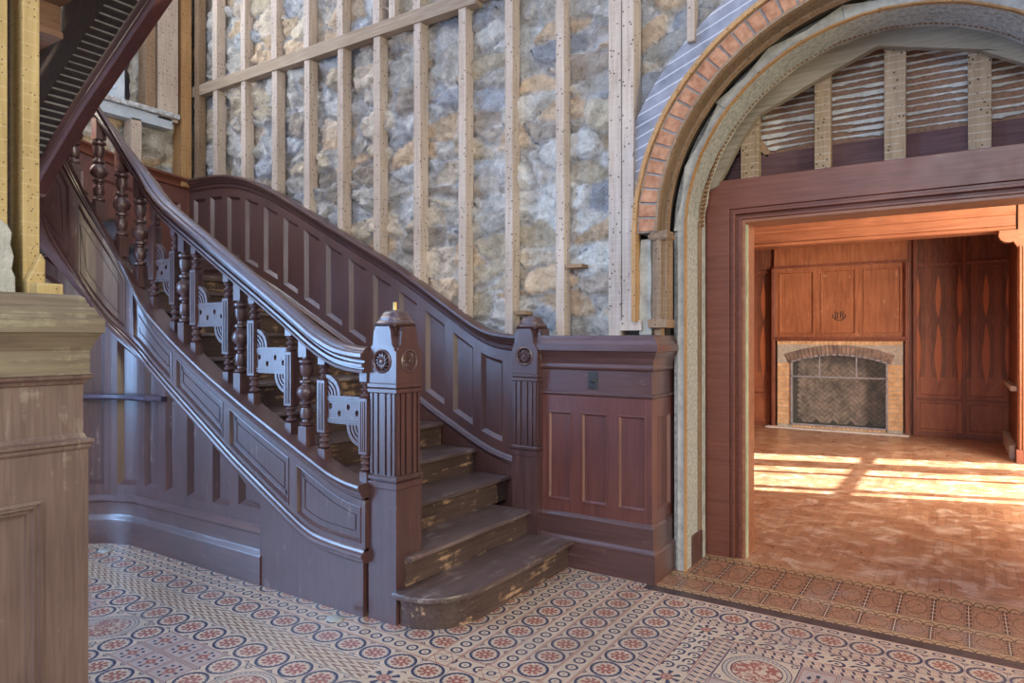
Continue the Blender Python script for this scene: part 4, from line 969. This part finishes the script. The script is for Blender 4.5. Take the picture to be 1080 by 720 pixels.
b = MB(); b.box(-1.232, -1.222, 4.76, 4.80, 0, 2.27); b.build('lit_edge_strip', M['edge'], dc)  # strip that puts the greenish light on the jamb's edge into colour

# ================================================================== FIREPLACE ALCOVE
BX0, BX1 = -2.64, -.72
fp = thing('fireplace', (-1.67, FY, 0), 'yellow brick fireplace with herringbone sooty back behind glazed metal doors', 'fireplace')
ox0, ox1, oz0, ozs, ozt = -2.375, -.975, .06, 1.10, 1.225
b = MB(); mb2 = MB()
mb2.prism([(BX0+.04, 0), (ox0, 0), (ox0, ozs), (-2.1, 1.17), (-1.67, ozt), (-1.25, 1.17), (ox1, ozs), (ox1, 0), (BX1-.04, 0), (BX1-.04, 1.46), (BX0+.04, 1.46)], 'y', FY-.12, FY-.02)
mb2.build('brick_mortar', M['mortar'], fp)
for sx0, sx1 in ((BX0+.04, ox0-.005), (ox1+.005, BX1-.04)):
    b = MB()
    for k in range(15):
        z = .065+.068*k
        cut = [sx0+(sx1-sx0)*(.62 if k % 2 else .0), sx1] if k % 2 else [sx0, sx1]
        if k % 2: b.box(sx0, cut[0]-.005, FY-.128, FY-.1, z, z+.06); b.box(cut[0]+.005, sx1, FY-.128, FY-.1, z, z+.06)
        else: b.box(sx0, sx1, FY-.128, FY-.1, z, z+.06)
    b.build('brick_jamb', M['yellowbrick'], fp, bevel=.003)
b = MB()
for k in range(22):
    x = ox0+.01+(ox1-ox0-.02)*k/22; b.box(x, x+.054, FY-.128, FY-.1, .0, .055)
b.build('brick_sill', M['yellowbrick'], fp, bevel=.003); b = MB()
for k in range(28):
    x = BX0+.04+(BX1-BX0-.08)*k/28; b.box(x, x+.060, FY-.128, FY-.1, 1.385, 1.458)
b.build('brick_course', M['yellowbrick'], fp, bevel=.003)
b = MB(); cR = (( (ox1-ox0)/2)**2+(ozt-ozs)**2)/(2*(ozt-ozs)); ccx = (ox0+ox1)/2; ccz = ozt-cR; hA = math.asin((ox1-ox0)/2/cR)*1.08
for k in range(26):
    a0 = -hA+2*hA*(k+.07)/26; a1 = -hA+2*hA*(k+.93)/26
    b.prism([(ccx+r*math.sin(a), ccz+r*math.cos(a)) for r, a in ((cR, a0), (cR, a1), (cR+.155, a1), (cR+.155, a0))], 'y', FY-.134, FY-.09)
b.build('brick_arch', M['sootl'], fp, bevel=.003)
# herringbone back
b = MB(); L, W_ = .19, .062; dgn = math.sqrt(.5)
yb_ = FY+.38
for i in range(-14, 15):
    for j in range(-9, 18):
        for typ in (0, 1):
            # herringbone in 45deg frame
            u = i*2*W_*1.55+j*W_; v = j*W_-0
            gx, gy = (i*L+j*W_, j*W_-i*0)
            if typ == 0: r_ = (gx+i*0, gy-i*L, L-.006, W_-.006)
            else: r_ = (gx+L, gy-i*L-L+W_, W_-.006, L-.006)
            a, c, ww, hh = r_
            cs = [(a, c), (a+ww, c), (a+ww, c+hh), (a, c+hh)]
            P_ = [((p-q)*dgn+ccx, (p+q)*dgn+.6) for p, q in cs]
            if all(ox0-.05 < p < ox1+.05 and -.02 < q < 1.3 for p, q in P_): b.prism(P_, 'y', yb_-random.uniform(.004, .01), yb_)
b.build('herringbone_back', M['soot'], fp)
b = MB(); b.box(ox0-.06, ox1+.06, yb_, yb_+.06, 0, 1.35); b.box(ox0-.06, ox0-.005, FY-.03, yb_, 0, 1.35); b.box(ox1+.005, ox1+.06, FY-.03, yb_, 0, 1.35); b.box(ox0-.06, ox1+.06, FY-.1, yb_, 0, .055); b.box(ox0-.06, ox1+.06, FY-.02, yb_, 1.30, 1.35)
b.build('firebox', M['dark'], fp)
b = MB()
def bar(p, q, w_=.014): 
    b.prism([(p[0]-w_, p[1]-w_), (q[0]+w_, q[1]-w_), (q[0]+w_, q[1]+w_), (p[0]-w_, p[1]+w_)], 'y', FY-.15, FY-.13) if abs(p[0]-q[0]) > abs(p[1]-q[1]) else b.box(p[0]-w_, p[0]+w_, FY-.15, FY-.13, p[1], q[1])
bar((ox0, .07), (ox0, ozs)); bar((ox1, .07), (ox1, ozs)); bar((ox0, .07), (ox1, .07)); bar((ox0, .86), (ox1, .86), .011)
ap = [(ccx+cR*math.sin(a), ccz+cR*math.cos(a)) for a in [-hA*.93+2*hA*.93*k/16 for k in range(17)]]
for p, q in zip(ap, ap[1:]): bar(p, q, .012)
bar((-1.94, .86), (-1.94, 1.19), .010); bar((-1.40, .86), (-1.40, 1.19), .010)
sfr = b.build('screen_frame', M['frame'], fp)
b = MB(); b.prism([(ox0, .07), (ox1, .07)]+[(p, q) for p, q in reversed(ap)], 'y', FY-.142, FY-.139); b.build('screen_glass', M['glass'], sfr)
b = MB(); b.box(BX0-.12, BX1+.05, FY-.30, FY-.02, 0, .022); b.build('hearth_slab', M['hearth'], fp, bevel=.004)
# overmantel
om = thing('overmantel', (-1.67, FY, 1.45), 'orange-red three-panelled wooden overmantel above the brick fireplace', 'overmantel')
b = MB(); panelled(b, rect(BX0-.02, BX1+.02, 1.50, 3.1), [rect(-2.58, -2.03, 1.55, 2.60), rect(-1.93, -1.41, 1.55, 2.60), rect(-1.31, -.78, 1.55, 2.60)], lambda u, z, d: (u, FY-.09-d, z), .05, [(0, 0), (0, .012), (.02, .012), (.03, -.012)]); omf = b.build('panel_field', M['cherry'], om)
b = MB(); b.box(BX0-.05, BX1+.05, FY-.19, FY-.05, 1.475, 1.515); b.box(BX0-.03, BX1+.03, FY-.16, FY-.05, 1.445, 1.475); b.build('mantel_shelf', M['cherryd'], om, bevel=.006)
b = MB(); b.box(BX0-.03, BX1+.03, FY-.12, FY-.05, 2.66, 2.70); b.build('top_moulding', M['cherryd'], om, bevel=.006)
for x_ in (BX0-.05, BX1-.01): b = MB(); b.box(x_, x_+.055, FY-.17, FY-.03, .022, 2.66); b.build('frame_post', M['cherryd'], om, bevel=.006)
# small carved monogram medallion scorched on the middle panel
b = MB()
def bar2(x0_, x1_, z0_, z1_): b.box(x0_, x1_, FY-.084, FY-.076, z0_, z1_)
mz = 1.86; mx_ = -1.66
b.rings([[(mx_+r*math.cos(a), y, mz+.0+r*.85*math.sin(a)) for r, y in ((.085, FY-.078), (.10, FY-.078), (.10, FY-.084), (.085, FY-.084))] for a in [PI*.92+PI*1.16*k/20 for k in range(21)]])
for dx_ in (-.055, -.018, .018, .055): bar2(mx_+dx_-.006, mx_+dx_+.006, mz-.045, mz+.06)
bar2(mx_-.055, mx_-.018, mz-.045, mz-.034); bar2(mx_+.018, mx_+.055, mz+.048, mz+.06); bar2(mx_+.018, mx_+.055, mz-.0, mz+.012)
b.build('monogram', M['beam'], omf)
# side panels with mirrored figured veneer
def veneer():
    Q = Mat('figured_red_veneer', .42, .5); c = Q.coord(); x, y, z = Q.xyz(c)
    n = Q.noise(Q.mapping(c, (1, 1, .35)), 5, 5, .8); xx = x+(n-.5)*.05
    d = ((xx/.27+.5).fr()-.5).abs()*.27
    def lens(z0, z1, w_):
        t_ = (z-z0)/(z1-z0)*2.0-1.0; return (t_.sq()*-1.0+1.0).mx(0.0)*w_
    L = lens(1.80, 2.45, .036).mx(lens(.80, 1.72, .046))
    dark = d.lt((n*.09+.05))*z.gt(.9)
    col = Q.ramp(n, [(.35, (.20, .060, .032)), (.65, (.34, .125, .065))])
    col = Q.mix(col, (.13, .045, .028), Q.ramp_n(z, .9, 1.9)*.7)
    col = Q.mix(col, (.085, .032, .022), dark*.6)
    col = Q.mix(col, (.42, .13, .05), d.lt(L))
    g = Q.noise(Q.mapping(c, (1, 1, .08)), 60, 5, .5)
    col = Q.mix(col, (.34, .15, .09), Q.ramp_n(g, .48, .66)*.4)
    Q.color(col); return Q.m
M['veneer'] = veneer()
def side(x0_, x1_, label):
    t = thing('wall_panel', ((x0_+x1_)/2, FY, 0), label, 'wall panel', 'tall panels beside the fireplace')
    b = MB(); panelled(b, rect(x0_, x1_, .02, 3.1), [rect(x0_+.05, x1_-.05, .62, 2.58), rect(x0_+.05, x1_-.05, .10, .52)], lambda u, z, d: (u, FY-.045-d, z), .02, [(0, 0), (0, .008), (.012, .008), (.02, -.010)])
    b.build('panel_field', M['veneer'], t)
    b = MB(); b.box(x0_, x1_, FY-.075, FY-.03, .55, .58); b.box(x0_, x1_, FY-.07, FY-.03, 2.60, 2.64); b.box(x0_, x1_, FY-.062, FY-.03, 0, .07); b.build('rail', M['cherryd'], t, bevel=.004)
    b = MB(); b.box(x0_-.025, x0_+.02, FY-.085, FY-.03, .0, 3.1); b.build('stile', M['cherryd'], t, bevel=.004)
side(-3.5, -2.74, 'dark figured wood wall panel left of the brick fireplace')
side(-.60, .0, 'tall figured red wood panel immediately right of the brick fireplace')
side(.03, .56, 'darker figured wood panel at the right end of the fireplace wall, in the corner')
b = MB(); b.box(-5.2, 3.4, FY, FY+.0001+.02, 0, 3.4) if False else None
b.box(-5.2, ox0-.06, FY-.02, FY+.5, 0, 3.4); b.box(ox1+.06, 3.4, FY-.02, FY+.5, 0, 3.4); b.box(ox0-.06, ox1+.06, FY-.02, FY+.5, 1.35, 3.4); b.box(ox0-.1, ox1+.1, FY+.44, FY+.5, 0, 1.4)
b.build('wall_far', M['cherryd'], kind='structure')
# beam, column and corbel at the mouth of the alcove
bmth = thing('ceiling_beam', (-2, 10.3, 2.78), 'broad orange-red wooden beam spanning the mouth of the fireplace alcove', 'beam')
b = MB(); b.box(-5.2, .54, 10.22, 10.5, 2.80, 3.33); b.build('fascia', M['cherryh'], bmth)
b = MB(); b.rings([[(x, y, z) for y, z in ((10.22, 2.80), (10.19, 2.81), (10.17, 2.84), (10.20, 2.86), (10.20, 2.98), (10.17, 2.99), (10.15, 3.02), (10.15, 3.14), (10.11, 3.18), (10.11, 3.33), (10.25, 3.33))] for x in (-5.2, .54)]); b.build('crown_moulding', M['cherryh'], bmth)
cl = thing('wall_pilaster', (.5, 10.3, 0), 'slender red wooden pilaster with scrolled bracket at the right side of the alcove', 'pilaster')
b = MB(); b.box(.56, .80, 10.2, 10.46, .0, 3.33); b.box(.575, .595, 10.17, 10.2, .1, 2.6); b.box(.605, .62, 10.16, 10.2, .1, 2.6); b.build('shaft', M['cherryh'], cl, bevel=.004)
b = MB(); b.box(.54, .82, 10.14, 10.46, .0, .16); b.build('base', M['cherryd'], cl, bevel=.006)
b = MB(); pts = [(.56, 2.80), (.37, 2.80)]+[(.47+.10*math.cos(a), 2.74+.10*math.sin(a)*.9) for a in [PI*.9+PI*.75*k/10 for k in range(11)]]+[(.56, 2.58)]
b.prism(pts, 'y', 10.17, 10.30); b.build('bracket', M['cherryh'], cl, bevel=.004)
b = MB(); b.box(.49, .56, 10.5, FY-.04, .0, .16); b.box(.50, .56, 10.46, FY-.04, .84, .90); b.build('baseboard_right', M['hearth'], kind='structure', bevel=.004)

# ---- loose chips on the floor
def chip(x, y, r, label, sx=1.4):
    b = MB(); n = 12; rr = [r*random.uniform(.8, 1.1) for _ in range(n)]
    b.rings([[(x+sx*q*k_*math.cos(2*PI*i/n), y+q*k_*math.sin(2*PI*i/n), z) for i, q in enumerate(rr)] for z, k_ in ((.0015, 1), (.006, .97), (.008, .9))])
    b.build('tile_chip', M['chip'], label=label, cat='tile chip', smooth=True)
chip(-2.79, 2.515, .04, 'pale flat chip lying on the tiles just left of the near newel post')
chip(-5.03, 2.43, .045, 'pale patch of loose plaster on the floor at the far left by the curved baseboard')
